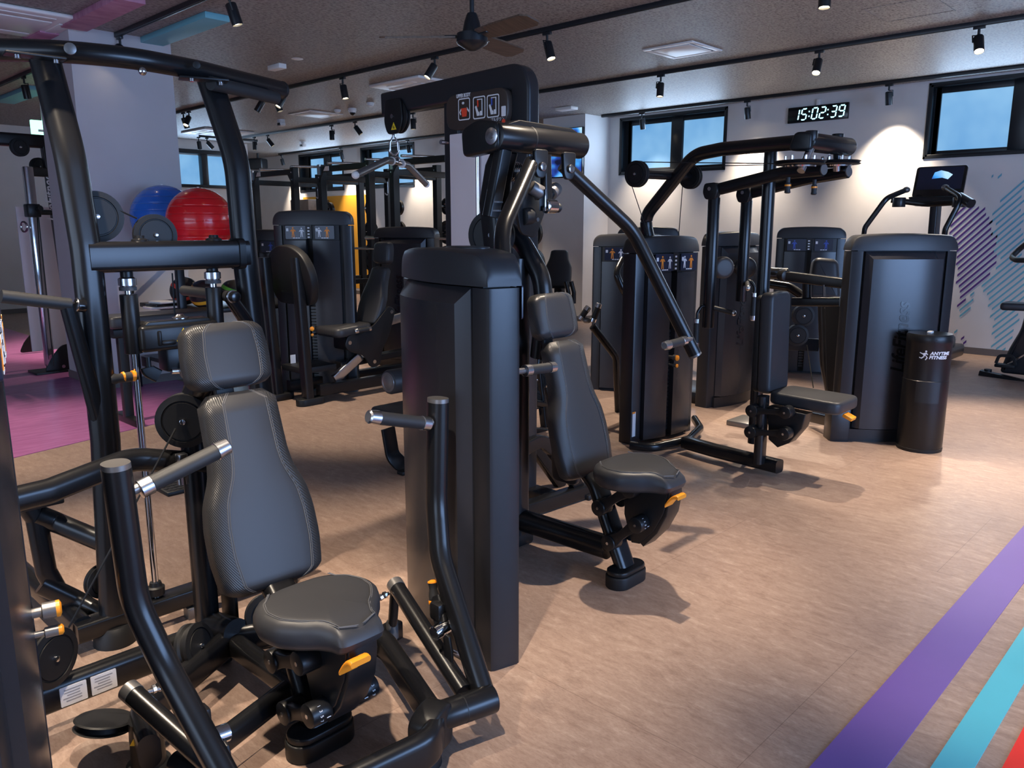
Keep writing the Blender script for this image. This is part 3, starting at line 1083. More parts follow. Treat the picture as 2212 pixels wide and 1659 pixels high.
def lf_text(root_part, M, y, xc, z0, h, mtl='letter_black'):
    """script lettering climbing up the back panel"""
    b = text_bm('LifeFitness', 0.135 * h, 0.001, 0.28, 0.86, 0.003)
    w = max(v.co.x for v in b.bm.verts)
    # lettering x -> up, lettering y -> towards local -x (reads upward)
    fm = Matrix(((0, -1, 0, xc), (0, 0, -1, y), (1, 0, 0, z0), (0, 0, 0, 1)))
    b.xf(M @ fm)
    part('lettering', b, mtl, root_part)


def figure(b, fr, x, y, s):
    """little standing figure of flat shapes on a sign, in the sign's own frame"""
    o, xd, yd = fr
    def P(poly):
        b.prism([(x + p[0] * s, y + p[1] * s) for p in poly], .0016, fr)
    P([(-.10 + .10 * math.cos(a), .78 + .10 * math.sin(a)) for a in [i * PI / 5 for i in range(10)]])
    P([(-.26, .62), (.06, .62), (.02, .2), (-.22, .2)])
    P([(-.26, .62), (-.44, .40), (-.38, .34), (-.2, .5)])
    P([(.06, .62), (.24, .40), (.18, .34), (0, .5)])
    P([(-.22, .2), (-.26, -.3), (-.17, -.3), (-.11, .2)])
    P([(-.09, .2), (-.03, -.3), (.06, -.3), (.02, .2)])


def sign_plates(parent, M, W, zb, style, yfr=.135):
    """exercise pictograms under the cap on the front face (local +y), seen from the front"""
    def fr(xc, z):   # sign frame: x to the right as seen from the front = local -x
        o = M @ Vector((xc, yfr, z))
        xd = (M.to_3x3() @ Vector((-1, 0, 0)))
        return (o, xd, Vector((0, 0, 1)))
    dark = 'sign_navy'
    for xc, w, side in ((.125, .19, 0), (-.125, .17, 1)):
        f = fr(xc, zb - .065)
        p = part('pictogram_plate', B().prism(rrect(w, .115, .008), .006, f), dark, parent)
        f2 = (f[0] + (M.to_3x3() @ Vector((0, .0045, 0))), f[1], f[2])
        fb = B()
        figure(fb, f2, -.02 if side == 0 else .03, -.02, .075)
        part('pictogram', fb, 'sign_orange' if style != 'dim' else 'sign_blue', p)
        wb = B()
        if style != 'dim':
            figure(wb, f2, .055 if side == 0 else -.04, -.02, .07)
        wb.prism([(-w / 2 + .008, .035), (-w / 2 + .028, .035), (-w / 2 + .028, .01), (-w / 2 + .008, .01)], .0016, f2)
        for k in range(3):
            wb.prism([(-.03 + .022 * k, -.052), (-.012 + .022 * k, -.052), (-.012 + .022 * k, -.045), (-.03 + .022 * k, -.045)], .0016, f2)
        part('print', wb, 'white_label', p)
    f = fr(0.015, zb - .06)
    c = part('icon_strip', B().prism(rrect(.055, .12, .006), .008, f), 'gap_black', parent)
    f2 = (f[0] + (M.to_3x3() @ Vector((0, .0055, 0))), f[1], f[2])
    ib = B()
    for k in range(4):
        ib.prism([(-.009, .04 - .027 * k), (.009, .04 - .027 * k), (.009, .028 - .027 * k), (-.009, .028 - .027 * k)], .0016, f2)
    part('icons', ib, 'white_label', c)


def tower(root, cx, cy, phi, H=1.43, W=.662, front=False, letters=True, style='bright', oval_top=False, name='weight_tower', cap_h=.115):
    """rounded, bowed weight-stack shroud. local x: right seen from behind, local y: towards the user (front)"""
    M = Matrix.Translation((cx, cy, 0)) @ Matrix.Rotation(phi - PI / 2, 4, 'Z')
    zb = H - cap_h
    xs = xs_dense(W, .07)
    rings = []
    for x in xs:
        q = 1 - (2 * x / W) ** 2
        e = W / 2 - abs(x)
        drop = 0 if e >= .07 else .07 - math.sqrt(max(0, .07 ** 2 - (.07 - e) ** 2))
        zt = H - .018 + .018 * q - drop
        yb, yf = -(.062 + .055 * q), .062 + .05 * q
        r = .022
        rings.append([(x, yb, zb), (x, yb, zt - r), (x, yb + r * .3, zt - r * .3), (x, yb + r, zt), (x, yf - r, zt), (x, yf - r * .3, zt - r * .3), (x, yf, zt - r), (x, yf, zb)])
    core = part(name, B().box((0, 0, zb / 2 + .01), (W - .1, .10, zb - .02)).xf(M), 'gap_black', root)
    part('cap', B().loft(rings).xf(M), 'cap_plastic', core)
    if oval_top:
        el = [(.10 * math.cos(2 * PI * i / 28), .052 * math.sin(2 * PI * i / 28)) for i in range(28)]
        el2 = [(.112 * math.cos(2 * PI * i / 28), .062 * math.sin(2 * PI * i / 28)) for i in range(28)]
        o = M @ Vector((.03, .03, H - .002))
        xd, yd = M.to_3x3() @ Vector((1, 0, 0)), M.to_3x3() @ Vector((0, 1, 0))
        part('rim', B().prism(el2, .010, (o, xd, yd), bev=.003), 'cap_plastic', core)
        part('recess', B().prism(el, .012, (o, xd, yd)), 'gap_black', core)
    pw = .078
    for s in (-1, 1):
        x0, x1 = s * (W / 2 - pw), s * W / 2
        poly = [(x0, -.074), (x1 - s * .016, -.062), (x1 - s * .004, -.056), (x1, -.044), (x1, .044), (x1 - s * .004, .056), (x1 - s * .016, .062), (x0, .070)]
        part('side_post', B().prism(poly, zb - .006, ((M @ Vector((0, 0, zb / 2 - .003))), M.to_3x3() @ Vector((1, 0, 0)), M.to_3x3() @ Vector((0, 1, 0)))), 'tower_plastic', core)
    # back panel, bowed with chamfered rim
    kx = W / .662
    px = [-.247 * kx] + [(-.217 + .434 * i / 10) * kx for i in range(11)] + [.247 * kx]
    rings = []
    zl, zh = .095, zb - .006
    for i, x in enumerate(px):
        yf = -(.112 + .040 * (1 - (x / .247 / kx) ** 2))
        ch = .052
        if i in (0, len(px) - 1):
            yf = -.078; ch = .004
        rings.append([(x, -.03, zl), (x, yf, zl), (x, yf, zh - ch), (x, min(yf + ch * .95, -.05), zh), (x, -.03, zh)])
    pan = part('back_panel', B().loft(rings).xf(M), 'tower_panel', core, sharp=22)
    if letters:
        lf_text(pan, M, -.153, .02, .50, 1.0)
    rings = []
    for x in [(-.27 + .54 * i / 12) * kx for i in range(13)]:
        q = 1 - (x / .30 / kx) ** 2
        rings.append([(x, .03, .0), (x, -(.085 + .05 * q), .0), (x, -(.085 + .05 * q), .088), (x, .03, .088)])
    part('kick_plate', B().loft(rings).xf(M), 'tower_plastic', core)
    # front: two bowed panels either side of the selector slot
    for a, c in ((.045, .245), (-.245, -.015)):
        rings = []
        for i in range(7):
            x = a + (c - a) * i / 6
            y = .098 + .034 * (1 - (x / .25) ** 2)
            rings.append([(x, .03, .03), (x, y, .03), (x, y, zb - .135), (x, .03, zb - .135)])
        part('front_panel', B().loft(rings).xf(M), 'tower_panel', core)
        rings = []
        for i in range(7):
            x = a + (c - a) * i / 6
            y = .094 + .034 * (1 - (x / .25) ** 2)
            rings.append([(x, .03, zb - .133), (x, y, zb - .133), (x, y, zb - .004), (x, .03, zb - .004)])
        part('header', B().loft(rings).xf(M), 'gap_black', core)
    st = B()
    for k in range(26):
        st.box((.015, .075, .08 + k * .028), (.05, .05, .024), bev=.002, seg=1)
    part('weight_stack', st.xf(M), 'iron', core)
    if front:
        sign_plates(core, M, W, zb, style)
        for z, r in ((.60, .020), (.545, .013)):
            k = part('selector_pin', B().lathe(M @ Vector((.015, .10, z)), M.to_3x3() @ Vector((0, 1, 0)), [(0, r * .6), (.05, r * .6), (.052, r), (.08, r)], 18), 'bracket_grey', core)
            part('knob_cap', B().lathe(M @ Vector((.015, .18, z)), M.to_3x3() @ Vector((0, 1, 0)), [(0, r), (.008, r), (.012, r * .6)], 18), 'orange', k)
    return core, M


def pad(b, outline, th, fr, bev=.028, seg=5):
    """upholstered cushion: outline extruded towards the sitter with a rounded face"""
    o, xd, yd = Vector(fr[0]), Vector(fr[1]).normalized(), Vector(fr[2]).normalized()
    n = xd.cross(yd).normalized()
    return b.prism(outline, th, (o + n * th / 2, xd, yd), bev=bev, seg=seg, both=False)


def smooth_outline(pts, n=6, rad=.03):
    """round the corners of a closed 2D polygon"""
    m = len(pts)
    out = []
    for i in range(m):
        a, b_, c = Vector((*pts[i - 1], 0)), Vector((*pts[i], 0)), Vector((*pts[(i + 1) % m], 0))
        u, v = a - b_, c - b_
        lu, lv = u.length, v.length
        u.normalize(); v.normalize()
        t = min(rad, lu * .48, lv * .48)
        p0, p1 = b_ + u * t, b_ + v * t
        for k in range(n + 1):
            s = k / n
            q = p0 * (1 - s) ** 2 + b_ * 2 * s * (1 - s) + p1 * s * s
            out.append((q.x, q.y))
    return out


def seam(b, pts, r=.0016, off=None):
    b.tube(pts, r, n=1)


def cushion(parent, name, prof, th, fr, inset=.045, mt='vinyl', seams=True):
    """prof: list of (height, half width) from bottom to top. Centre face + side bolsters + seam lines."""
    o, xd, yd = Vector(fr[0]), Vector(fr[1]).normalized(), Vector(fr[2]).normalized()
    n = xd.cross(yd).normalized()
    # dense profile
    P = []
    for i in range(len(prof) - 1):
        for k in range(6):
            s = k / 6
            s2 = s
            P.append((prof[i][0] + (prof[i + 1][0] - prof[i][0]) * s, prof[i][1] + (prof[i + 1][1] - prof[i][1]) * s2))
    P.append(prof[-1])
    # smooth widths
    for _ in range(2):
        P = [P[0]] + [(P[i][0], (P[i - 1][1] + 2 * P[i][1] + P[i + 1][1]) / 4) for i in range(1, len(P) - 1)] + [P[-1]]
    h0, h1 = P[0][0], P[-1][0]
    rings = []
    rc = .035
    lines = ([], [])
    for h, w in P:
        e = min(h - h0, h1 - h)
        k = 1.0 if e >= rc else math.sqrt(max(0.0, 1 - (1 - e / rc) ** 2))
        ww = w - rc * (1 - k) * .9
        t = th * (.62 + .38 * k)
        crown = .012
        row = []
        prof2 = [(-1, 0), (-1, .45), (-.985, .70), (-.93, .88), (-.80, .97), (-.5, 1.0), (0, 1.0), (.5, 1.0), (.80, .97), (.93, .88), (.985, .70), (1, .45), (1, 0)]
        for a, c in prof2:
            row.append(o + xd * (a * ww) + yd * h + n * (t * c + crown * (1 - a * a) * k))
        rings.append(row)
        for s, L in ((-1, lines[0]), (1, lines[1])):
            a = s * max(.0, 1 - inset / ww)
            L.append(o + xd * (a * ww) + yd * h + n * (t * (.985) + crown * (1 - a * a) * k + .0008))
    m = part(name, B().loft(rings), mt, parent, sharp=60)
    if seams:
        sb = B()
        for L in lines:
            sb.tube(L, [(.0016 * math.cos(2 * PI * i / 5), .0016 * math.sin(2 * PI * i / 5)) for i in range(5)])
            sb.tube([p + xd * .006 for p in L], [(.0012 * math.cos(2 * PI * i / 5), .0012 * math.sin(2 * PI * i / 5)) for i in range(5)])
        part('stitching', sb, 'stitch', m)
        for s in (-1, 1):
            sl = B()
            rr = []
            for (h, w), row in zip(P, rings):
                e = min(h - h0, h1 - h)
                k = 1.0 if e >= rc else math.sqrt(max(0.0, 1 - (1 - e / rc) ** 2))
                ww = w - rc * (1 - k) * .9
                t = th * (.62 + .38 * k)
                a_in = 1 - inset / ww
                r_ = []
                for a, c in ((1.003, .0), (1.003, .45), (.988, .705), (.935, .885), (.805, .978), (min(.80, a_in), .99)):
                    r_.append(o + xd * (s * a * ww) + yd * h + n * (t * c + .012 * (1 - min(1, a) ** 2) * k + .0007))
                rr.append(r_)
            bm = sl.bm
            vs = [[bm.verts.new(p) for p in r_] for r_ in rr]
            for i in range(len(vs) - 1):
                for j in range(len(vs[0]) - 1):
                    bm.faces.new((vs[i][j], vs[i][j + 1], vs[i + 1][j + 1], vs[i + 1][j]))
            part('bolster', sl, 'vinyl_side', m, sharp=60)
    return m


def pulley(parent, c, ax, r, th=.03, bolt=True, name='pulley'):
    c, ax = Vector(c), Vector(ax).normalized()
    p = part(name, B().lathe(c - ax * th / 2, ax, [(0, r * .2), (.0, r * .70), (.004, r * .72), (.004, r * .76), (.0, r * .78), (.002, r * .90), (.003, r), (th * .3, r), (th * .42, r * .9), (th * .58, r * .9), (th * .7, r), (th - .003, r), (th - .002, r * .90), (th, r * .78), (th - .004, r * .76), (th - .004, r * .72), (th, r * .70), (th, r * .2)], 36), 'rubber', parent)
    if bolt:
        part('bolt', B().cyl(c - ax * (th / 2 + .008), c + ax * (th / 2 + .008), r * .11, n=12, bev=.002), 'chrome', p)
    return p


def grip(parent, a, b_, r=.019, name='handle', collar=.03, mt='grip_rubber'):
    """rubber hand grip with aluminium collars at both ends, a = free end"""
    a, b_ = Vector(a), Vector(b_)
    d = (b_ - a).normalized()
    L = (b_ - a).length
    h = part(name, B().cyl(a + d * collar, b_ - d * collar, r, n=22), mt, parent)
    part('end_cap', B().lathe(a, d, [(0, .001), (.0, r * .75), (.004, r * 1.0), (collar + .006, r * 1.12), (collar + .008, r * .9)], 22), 'aluminium', h)
    part('collar', B().lathe(b_ - d * collar, d, [(0, r * .9), (.002, r * 1.12), (collar, r * 1.12), (collar + .002, r * .8)], 22), 'aluminium', h)
    return h


def warning(parent, o, xd, yd, s=.05):
    """yellow hazard triangle with black figure"""
    fr = (o, xd, yd)
    n = Vector(xd).cross(Vector(yd)).normalized()
    p = part('warning_label', B().prism([(-s / 2, -s * .43), (s / 2, -s * .43), (0, s * .43)], .001, fr), 'yellow', parent, 'yellow triangular hazard label')
    f2 = (Vector(o) + n * .0008, xd, yd)
    g = B().prism([(-s * .18, -s * .28), (s * .2, -s * .28), (s * .2, -s * .2), (-s * .12, -s * .2)], .0008, f2)
    g.prism([(-s * .16, -s * .2), (-s * .08, -s * .2), (-s * .1, s * .02), (-s * .16, s * .02)], .0008, f2)
    g.prism([(s * .0, -s * .18), (s * .12, -s * .18), (s * .06, s * .05), (s * .0, s * .05)], .0008, f2)
    part('pictogram', g, 'label_black', p)


def seat_unit(root, cx, fy, sz, link_rise):
    """foot, sloping post, four-bar seat adjuster, saddle seat, back pad and head pad; sitter faces -Y"""
    V = Vector
    part('foot', B().prism(oval(.215, .11), .055, (V((cx - .005, fy - .005, .0275)), (1, 0, 0), (0, 1, 0)), bev=.006), 'rubber', root)
    part('foot_sleeve', B().prism(oval(.205, .10), .022, (V((cx - .005, fy - .005, .066)), (1, 0, 0), (0, 1, 0)), bev=.006), 'black_metal', root)
    post = B().tube([(cx, fy + .0, .06), (cx, fy + .16, .40), (cx, fy + .335, .56), (cx, fy + .42, .80)], oval(.105, .055), rad=.12, up=(0, 1, 0))
    part('seat_post', post, 'black_tube', root)
    # seat carriage plates
    poly = [(-.02, sz - .05), (-.215, sz - .05), (-.225, sz - .09), (-.21, sz - .17), (-.165, sz - .26), (-.10, sz - .33), (-.06, sz - .335), (-.02, sz - .22)]
    car = part('seat_carriage', B().prism([(p[0], p[1]) for p in poly], .012, (V((cx - .045, fy, 0)), (0, 1, 0), (0, 0, 1)), bev=.003)
               .prism([(p[0], p[1]) for p in poly], .012, (V((cx + .045, fy, 0)), (0, 1, 0), (0, 0, 1)), bev=.003)
               .box((cx, fy - .10, sz - .055), (.16, .20, .012), bev=.003), 'black_metal', root)
    web = [(-.205, sz - .06), (-.23, sz - .06), (-.235, sz - .10), (-.222, sz - .18), (-.18, sz - .265), (-.115, sz - .34), (-.095, sz - .325), (-.155, sz - .25), (-.2, sz - .17), (-.21, sz - .1)]
    part('front_strap', B().prism(web, .092, (V((cx, fy, 0)), (0, 1, 0), (0, 0, 1)), bev=.004), 'black_metal', car)
    # links with disc ends
    for zc, nm in ((sz - .205, 'upper'), (sz - .345, 'lower')):
        y0, z0 = fy + (.075 if nm == 'upper' else .02), zc - (.0 if nm == 'upper' else .0)
        y1, z1 = fy - (.075 if nm == 'upper' else .115), zc + link_rise
        d = V((0, y1 - y0, z1 - z0))
        L = d.length
        dn = d.normalized()
        un = V((1, 0, 0)).cross(dn)
        out = []
        for i in range(17):
            s = -1 + 2 * i / 16
            out.append((L * (i / 16), .018 + .016 * s * s))
        poly = [(x, w) for x, w in out] + [(x, -w) for x, w in reversed(out)]
        for s in (-1, 1):
            xo = cx + s * .092
            ln = part('link', B().prism(poly, .022, (V((xo, y0, z0)), dn, un), bev=.003), 'black_metal', root)
            for e, (yy, zz) in enumerate(((y0, z0), (y1, z1))):
                ln2 = part('pivot_disc', B().cyl((xo - s * .046, yy, zz), (xo + s * .018, yy, zz), .0345, n=28, bev=.004), 'black_metal', ln)
                bb = B().cyl((xo + s * .017, yy, zz), (xo + s * .0195, yy, zz), .0065, n=14)
                part('bolt', bb, 'steel', ln)
                if nm == 'lower' and e == 1:
                    mk = B()
                    for k, ch in enumerate(('1', '3', '5', '7')):
                        a = R(30 + 24 * k)
                        tm = text_bm(ch, .013, .0003)
                        rad = V((0, -math.sin(a), math.cos(a)))
                        fm = frame_mat(V((xo - s * .006 - .002, yy, zz)) + rad * .0350, V((0, -math.cos(a), -math.sin(a))), V((1, 0, 0)) * (1))
                        tm.xf(fm)
                        mk._merge(tm.bm)
                        mk.box(V((xo - s * .03, yy, zz)) + rad * .0347, (.012, .002, .0012), rot=Matrix.Rotation(-a, 3, 'X')) if k == 3 else None
                    part('scale_marks', mk, 'white_label', ln)
    # orange lever
    lev = B().tube([(cx - .028, fy - .235, sz - .105), (cx - .028, fy - .275, sz - .085), (cx - .028, fy - .285, sz - .08)], rrect(.05, .012, .004), up=(0, 0, 1))
    lev = B()
    rings = []
    for i in range(9):
        s = i / 8
        rings.append([V((cx - .052 + .004 + q[0], fy - .232 - .058 * s, sz - .125 + .045 * math.sin(s * 1.9) + q[1])) for q in rrect(.062, .016, .006)])
    part('seat_lever', lev.loft(rings), 'orange', root, 'orange seat adjustment lever')
    # saddle seat: half outline (dx, y from foot)
    half = [(0, .115), (.07, .112), (.12, .095), (.165, .050), (.183, -.01), (.172, -.075), (.135, -.13), (.098, -.165), (.076, -.205), (.071, -.235), (.055, -.243), (0, -.245)]
    outline = half + [(-x, y) for x, y in reversed(half[1:-1])]
    outline = smooth_outline(outline, 3, .02)
    th = .085
    sb = B()
    levels = [(0.0, .90), (.012, .965), (.03, 1.0), (.052, 1.0), (.070, .965), (.080, .88), (.0845, .74), (.087, .45), (.088, .15)]
    rings = []
    for z, k in levels:
        ring = []
        for x, y in outline:
            yy = (y + .05) * k - .05
            tilt = .05 * (y + .05)
            dip = -.022 * max(0, min(1, (-.17 - yy) / .06)) * (1 if z > .05 else 0)
            ring.append(V((cx + x * k, fy + yy, sz - .088 + z + dip - tilt * 0.15)))
        rings.append(ring)
    seat = part('seat', sb.loft(rings), 'vinyl', root, sharp=60)
    st = B()
    hw = sorted(half, key=lambda p: p[1])
    def half_w(y):
        for (x0, y0), (x1, y1) in zip(hw, hw[1:]):
            if y0 <= y <= y1 and y1 > y0:
                return x0 + (x1 - x0) * (y - y0) / (y1 - y0)
        return .01
    for s in (-1, 1):
        for off in (0, .005):
            line = []
            for i in range(20):
                t = i / 19
                y = .075 - .30 * t
                kk = .80 + .06 * math.sin(PI * t)
                x = half_w((y + .05) / .9 - .05) * kk - off
                q = x / max(.02, half_w((y + .05) / max(kk, .5) - .05))
                zz = .087
                for (za, ka), (zb2, kb) in zip(levels, levels[1:]):
                    if kb <= q <= ka and ka > kb and za > .03:
                        zz = za + (zb2 - za) * (ka - q) / (ka - kb)
                dip = -.022 * max(0, min(1, (-.17 - y) / .06))
                line.append(V((cx + s * x, fy + y, sz - .088 + zz + dip - .0075 * (y / .9 + .05) + .0012)))
            st.tube(line, [(.0014 * math.cos(2 * PI * i / 5), .0014 * math.sin(2 * PI * i / 5)) for i in range(5)])
    part('stitching', st, 'stitch', seat)
    # back pad and head pad
    lean = math.atan2(.165, .57)
    yd = V((0, math.sin(lean), math.cos(lean)))
    o = V((cx, fy + .235, .425))
    cushion(root, 'back_pad', [(0, .138), (.03, .162), (.12, .174), (.21, .173), (.28, .163), (.355, .131), (.41, .123), (.60, .118)], .055, (o, (1, 0, 0), yd), inset=.05)
    lean2 = math.atan2(.05, .2)
    yd2 = V((0, math.sin(lean2), math.cos(lean2)))
    cushion(root, 'head_pad', [(0, .120), (.03, .133), (.10, .136), (.17, .128), (.20, .116)], .055, (V((cx, fy + .425, 1.012)), (1, 0, 0), yd2), inset=.05)
    sup = B().tube([(cx, fy + .405, .78), (cx, fy + .46, 1.0), (cx, fy + .475, 1.16)], rrect(.06, .02, .004), rad=.04, up=(0, 1, 0))
    sup.box((cx, fy + .345, .70), (.10, .04, .30), rot=Matrix.Rotation(-lean, 3, 'X'), bev=.006)
    part('pad_bracket', sup, 'black_metal', root)
    return seat

# ================================================================ chest press (nearest machine)
V = Vector
CX, FY = 1.125, 1.86
m1 = thing('chest_press_machine', 'black seated chest press nearest the camera, grey head pad and back pad, arms hinged low', 'exercise machine', (CX, FY, 0))
seat_unit(m1, CX, FY, .485, .055)
tower(m1, .348, 2.075, R(-14.9), letters=True, front=True)
# base frame
part('base_beam', B().tube([(.42, 2.50, .115), (1.13, 2.50, .115)], oval(.06, .105)), 'black_tube', m1)
for x0 in (.655, .742):
    lab = part('rating_label', B().box((x0, 2.4685, .112), (.075, .002, .062), bev=.002, seg=1), 'white_label', m1, 'white rating label')
    pr = B()
    for k in range(5):
        pr.box((x0 - .004 * (k % 2), 2.467, .132 - .009 * k), (.052 - .008 * (k % 3), .001, .003))
    part('print', pr, 'label_print', lab)
# rear post with curved guard plate
part('rear_post', B().tube([(1.115, 2.545, .06), (1.115, 2.545, .80), (1.115, 2.52, .95), (1.13, 2.42, 1.06)], oval(.075, .09), rad=.12, up=(0, 1, 0)), 'black_tube', m1)
guard = [(-.05, .10), (.055, .10), (.055, 1.02), (.0, 1.02), (-.045, .97), (-.05, .62), (-.03, .56), (-.05, .5)]
part('guard_plate', B().prism(guard, .012, (V((1.175, 2.49, 0)), (0, 1, 0), (0, 0, 1)), bev=.003), 'black_metal', m1)
part('foot_pad', B().box((1.115, 2.55, .03), (.10, .16, .06), bev=.012), 'rubber', m1)
# Y junction on the floor: neck tube with three legs
part('neck_tube', B().cyl((1.13, 2.36, .165), (1.118, 2.545, .135), .048, n=22), 'black_tube', m1)
part('left_leg', B().tube([(1.125, 2.40, .125), (.745, 2.20, .115), (.70, 2.02, .115)], oval(.058, .10), rad=.08), 'black_tube', m1)
part('right_leg', B().tube([(1.125, 2.40, .125), (1.44, 2.17, .16), (1.455, 1.97, .135), (1.335, 1.60, .11)], oval(.058, .10), rad=.12), 'black_tube', m1)
part('seat_leg', B().tube([(1.125, 2.40, .12), (1.125, 1.92, .12)], oval(.06, .085)), 'black_tube', m1)
part('cross_leg', B().tube([(1.10, 2.0, .12), (.76, 1.90, .105)], oval(.05, .075)), 'black_tube', m1)
part('stub_leg', B().tube([(1.14, 2.06, .115), (1.40, 2.055, .115)], oval(.06, .085)), 'black_tube', m1)
part('tower_tie', B().tube([(1.42, 2.13, .05), (1.655, 2.17, .05)], rrect(.05, .07, .008)), 'black_metal', m1)
# front frame: shallow arch between the two low pivots
fr = [(1.345, 1.595, .105), (1.25, 1.50, .105), (1.02, 1.555, .082), (.92, 1.60, .08), (.83, 1.62, .09), (.765, 1.72, .105), (.72, 1.90, .11)]
part('front_frame', B().tube(fr, oval(.058, .115), rad=.09), 'black_tube', m1)
part('pivot_block', B().prism(smooth_outline([(-.065, 0.04), (.06, .04), (.06, .17), (.0, .175), (-.065, .15)], 5, .035), .08, (V((1.30, 1.565, 0)), (1, .3, 0), (0, 0, 1)), bev=.012), 'black_metal', m1)
part('foot_pad', B().lathe((1.275, 1.585, 0), (0, 0, 1), [(0, .062), (.03, .06), (.05, .052)], 24), 'rubber', m1)
part('foot_pad', B().lathe((.735, 2.135, 0), (0, 0, 1), [(0, .06), (.006, .06), (.008, .047), (.085, .044), (.09, .04)], 24), 'rubber', m1)
fp = part('hazard_sleeve', B().lathe((.735, 2.135, .085), (0, 0, 1), [(0, .045), (.06, .043)], 24), 'black_metal', m1)
warning(fp, V((.702, 2.104, .112)), V((.70, -.71, 0)), V((0, 0, 1)), .05)
# pressing arms, one each side, with handle, start-position lever and bumper tube
for s in (-1, 1):
    def W(dx, y, z): return V((CX + s * dx, y, z))
    nm = 'press_arm'
    ax0, ax1 = W(.205, 1.575, .12), W(.385, 1.525, .12)
    arm = part('pivot_tube', B().cyl(ax0, ax1, .042, n=28, bev=.004), 'black_tube', m1)
    part('joint_line', B().cyl(ax0 + (ax1 - ax0) * .44, ax0 + (ax1 - ax0) * .455, .0424, n=28), 'gap_black', arm)
    a = part(nm, B().tube([W(.375, 1.555, .12), W(.44, 1.82, .46), W(.476, 1.875, .62), W(.488, 1.872, .955)], oval(.062, .074), rad=.28, up=(0, 1, 0), n=10), 'black_tube', m1)
    part('arm_cap', B().tube([W(.488, 1.872, .955), W(.4885, 1.872, .968)], oval(.060, .072), up=(0, 1, 0)), 'bracket_grey', a)
    part('grip_stub', B().cyl(W(.47, 1.868, .892), W(.43, 1.868, .902), .012, n=12), 'bracket_grey', a)
    grip(m1, W(.215, 1.868, .955), W(.442, 1.868, .893), .0205)
    # bumper tube rising to its stop bolt
    bt = part('bumper_tube', B().tube([W(.335, 1.60, .13), W(.445, 2.065, .285)], oval(.055, .055), up=(0, 0, 1)), 'black_tube', m1)
    part('end_cap', B().cyl(W(.440, 2.045, .279), W(.4465, 2.072, .288), .0285, n=22), 'bracket_grey', bt)
    part('stop_bolt', B().cyl(W(.405, 2.05, .272), W(.36, 2.045, .268), .006, n=10).cyl(W(.392, 2.05, .272), W(.384, 2.05, .272), .012, n=8).cyl(W(.376, 2.05, .270), W(.366, 2.05, .268), .011, n=8), 'steel', bt)
    # adjustment lever: plunger with orange rings, chrome roller, hook
    lv = part('range_lever', B().tube([W(.405, 1.80, .345), W(.385, 1.755, .285), W(.37, 1.735, .26)], rrect(.03, .05, .01), up=(0, 1, 0)).box(W(.385, 1.77, .315), (.04, .05, .06), bev=.012), 'black_metal', m1)
    kt = W(.405, 1.815, .36); kd = V((s * .06, .12, .5)).normalized()
    part('plunger', B().lathe(kt - kd * .03, kd, [(0, .016), (.02, .016), (.035, .0125), (.05, .0145), (.056, .0165)], 20), 'grip_rubber', lv)
    part('plunger_ring', B().lathe(kt - kd * .042, kd, [(0, .017), (.003, .0185), (.010, .0185), (.013, .017)], 20), 'orange', lv)
    part('plunger_cap', B().lathe(kt + kd * .026, kd, [(0, .0165), (.004, .016), (.008, .008), (.009, .001)], 20), 'orange', lv)
    ra, rb = W(.395, 1.735, .275), W(.335, 1.735, .268)
    part('roller', B().lathe(ra, rb - ra, [(0, .020), (.002, .0225), (.058, .0225), (.06, .020)], 22), 'chrome', lv)
    part('hook_plate', B().prism([(-.03, -.09), (-.005, -.10), (.012, -.04), (.016, .03), (.006, .045), (-.012, .04), (-.022, .0)], .010, (W(.36, 1.70, .225), (0, 1, 0), (0, 0, 1)), bev=.003), 'black_metal', lv)
    part('rod_end', B().cyl(W(.365, 1.70, .215), W(.405, 1.69, .185), .008, n=12).torus(W(.41, 1.69, .182), (s * .4, .2, 1), .010, .004, 16, 8), 'steel', lv)
part('stop_post', B().cyl((1.60, 2.13, .085), (1.585, 2.085, .27), .017, n=16), 'black_metal', m1)
part('stop_foot', B().lathe((1.60, 2.13, .05), (0, 0, 1), [(0, .022), (.06, .021), (.065, .018)], 18), 'grey_rubber', m1)
# cable train: pulleys low by the base beam, rear pulley behind the pads
pulley(m1, (.60, 2.44, .265), (.5, -.86, 0), .088, .034)
pulley(m1, (.985, 2.36, .175), (.55, -.84, .25), .074, .05)
pulley(m1, (1.245, 2.36, .185), (-.3, -.9, .35), .075, .05)
pulley(m1, (1.075, 2.50, .885), (-.62, -.78, 0), .088, .05)
fpul = part('floor_pulley', B().lathe((.66, 2.245, .098), (.25, .1, .96), [(0, .02), (0, .075), (.004, .08), (.008, .07), (.022, .066), (.026, .08), (.03, .075), (.03, .02)], 30), 'rubber', m1)
part('clevis', B().cyl((1.02, 2.425, .70), (1.02, 2.425, .765), .018, n=14).box((1.02, 2.42, .785), (.03, .03, .03), bev=.004), 'steel', m1)
part('cable', B().cyl((.66, 2.46, .33), (1.03, 2.47, .87), .0032, n=8), 'rubber', m1)
# upper brace from shroud to the rear post
part('upper_brace', B().tube([(.42, 2.47, .745), (.66, 2.50, .745), (.92, 2.56, .775), (1.14, 2.52, .72)], oval(.06, .075), rad=.16), 'black_tube', m1)

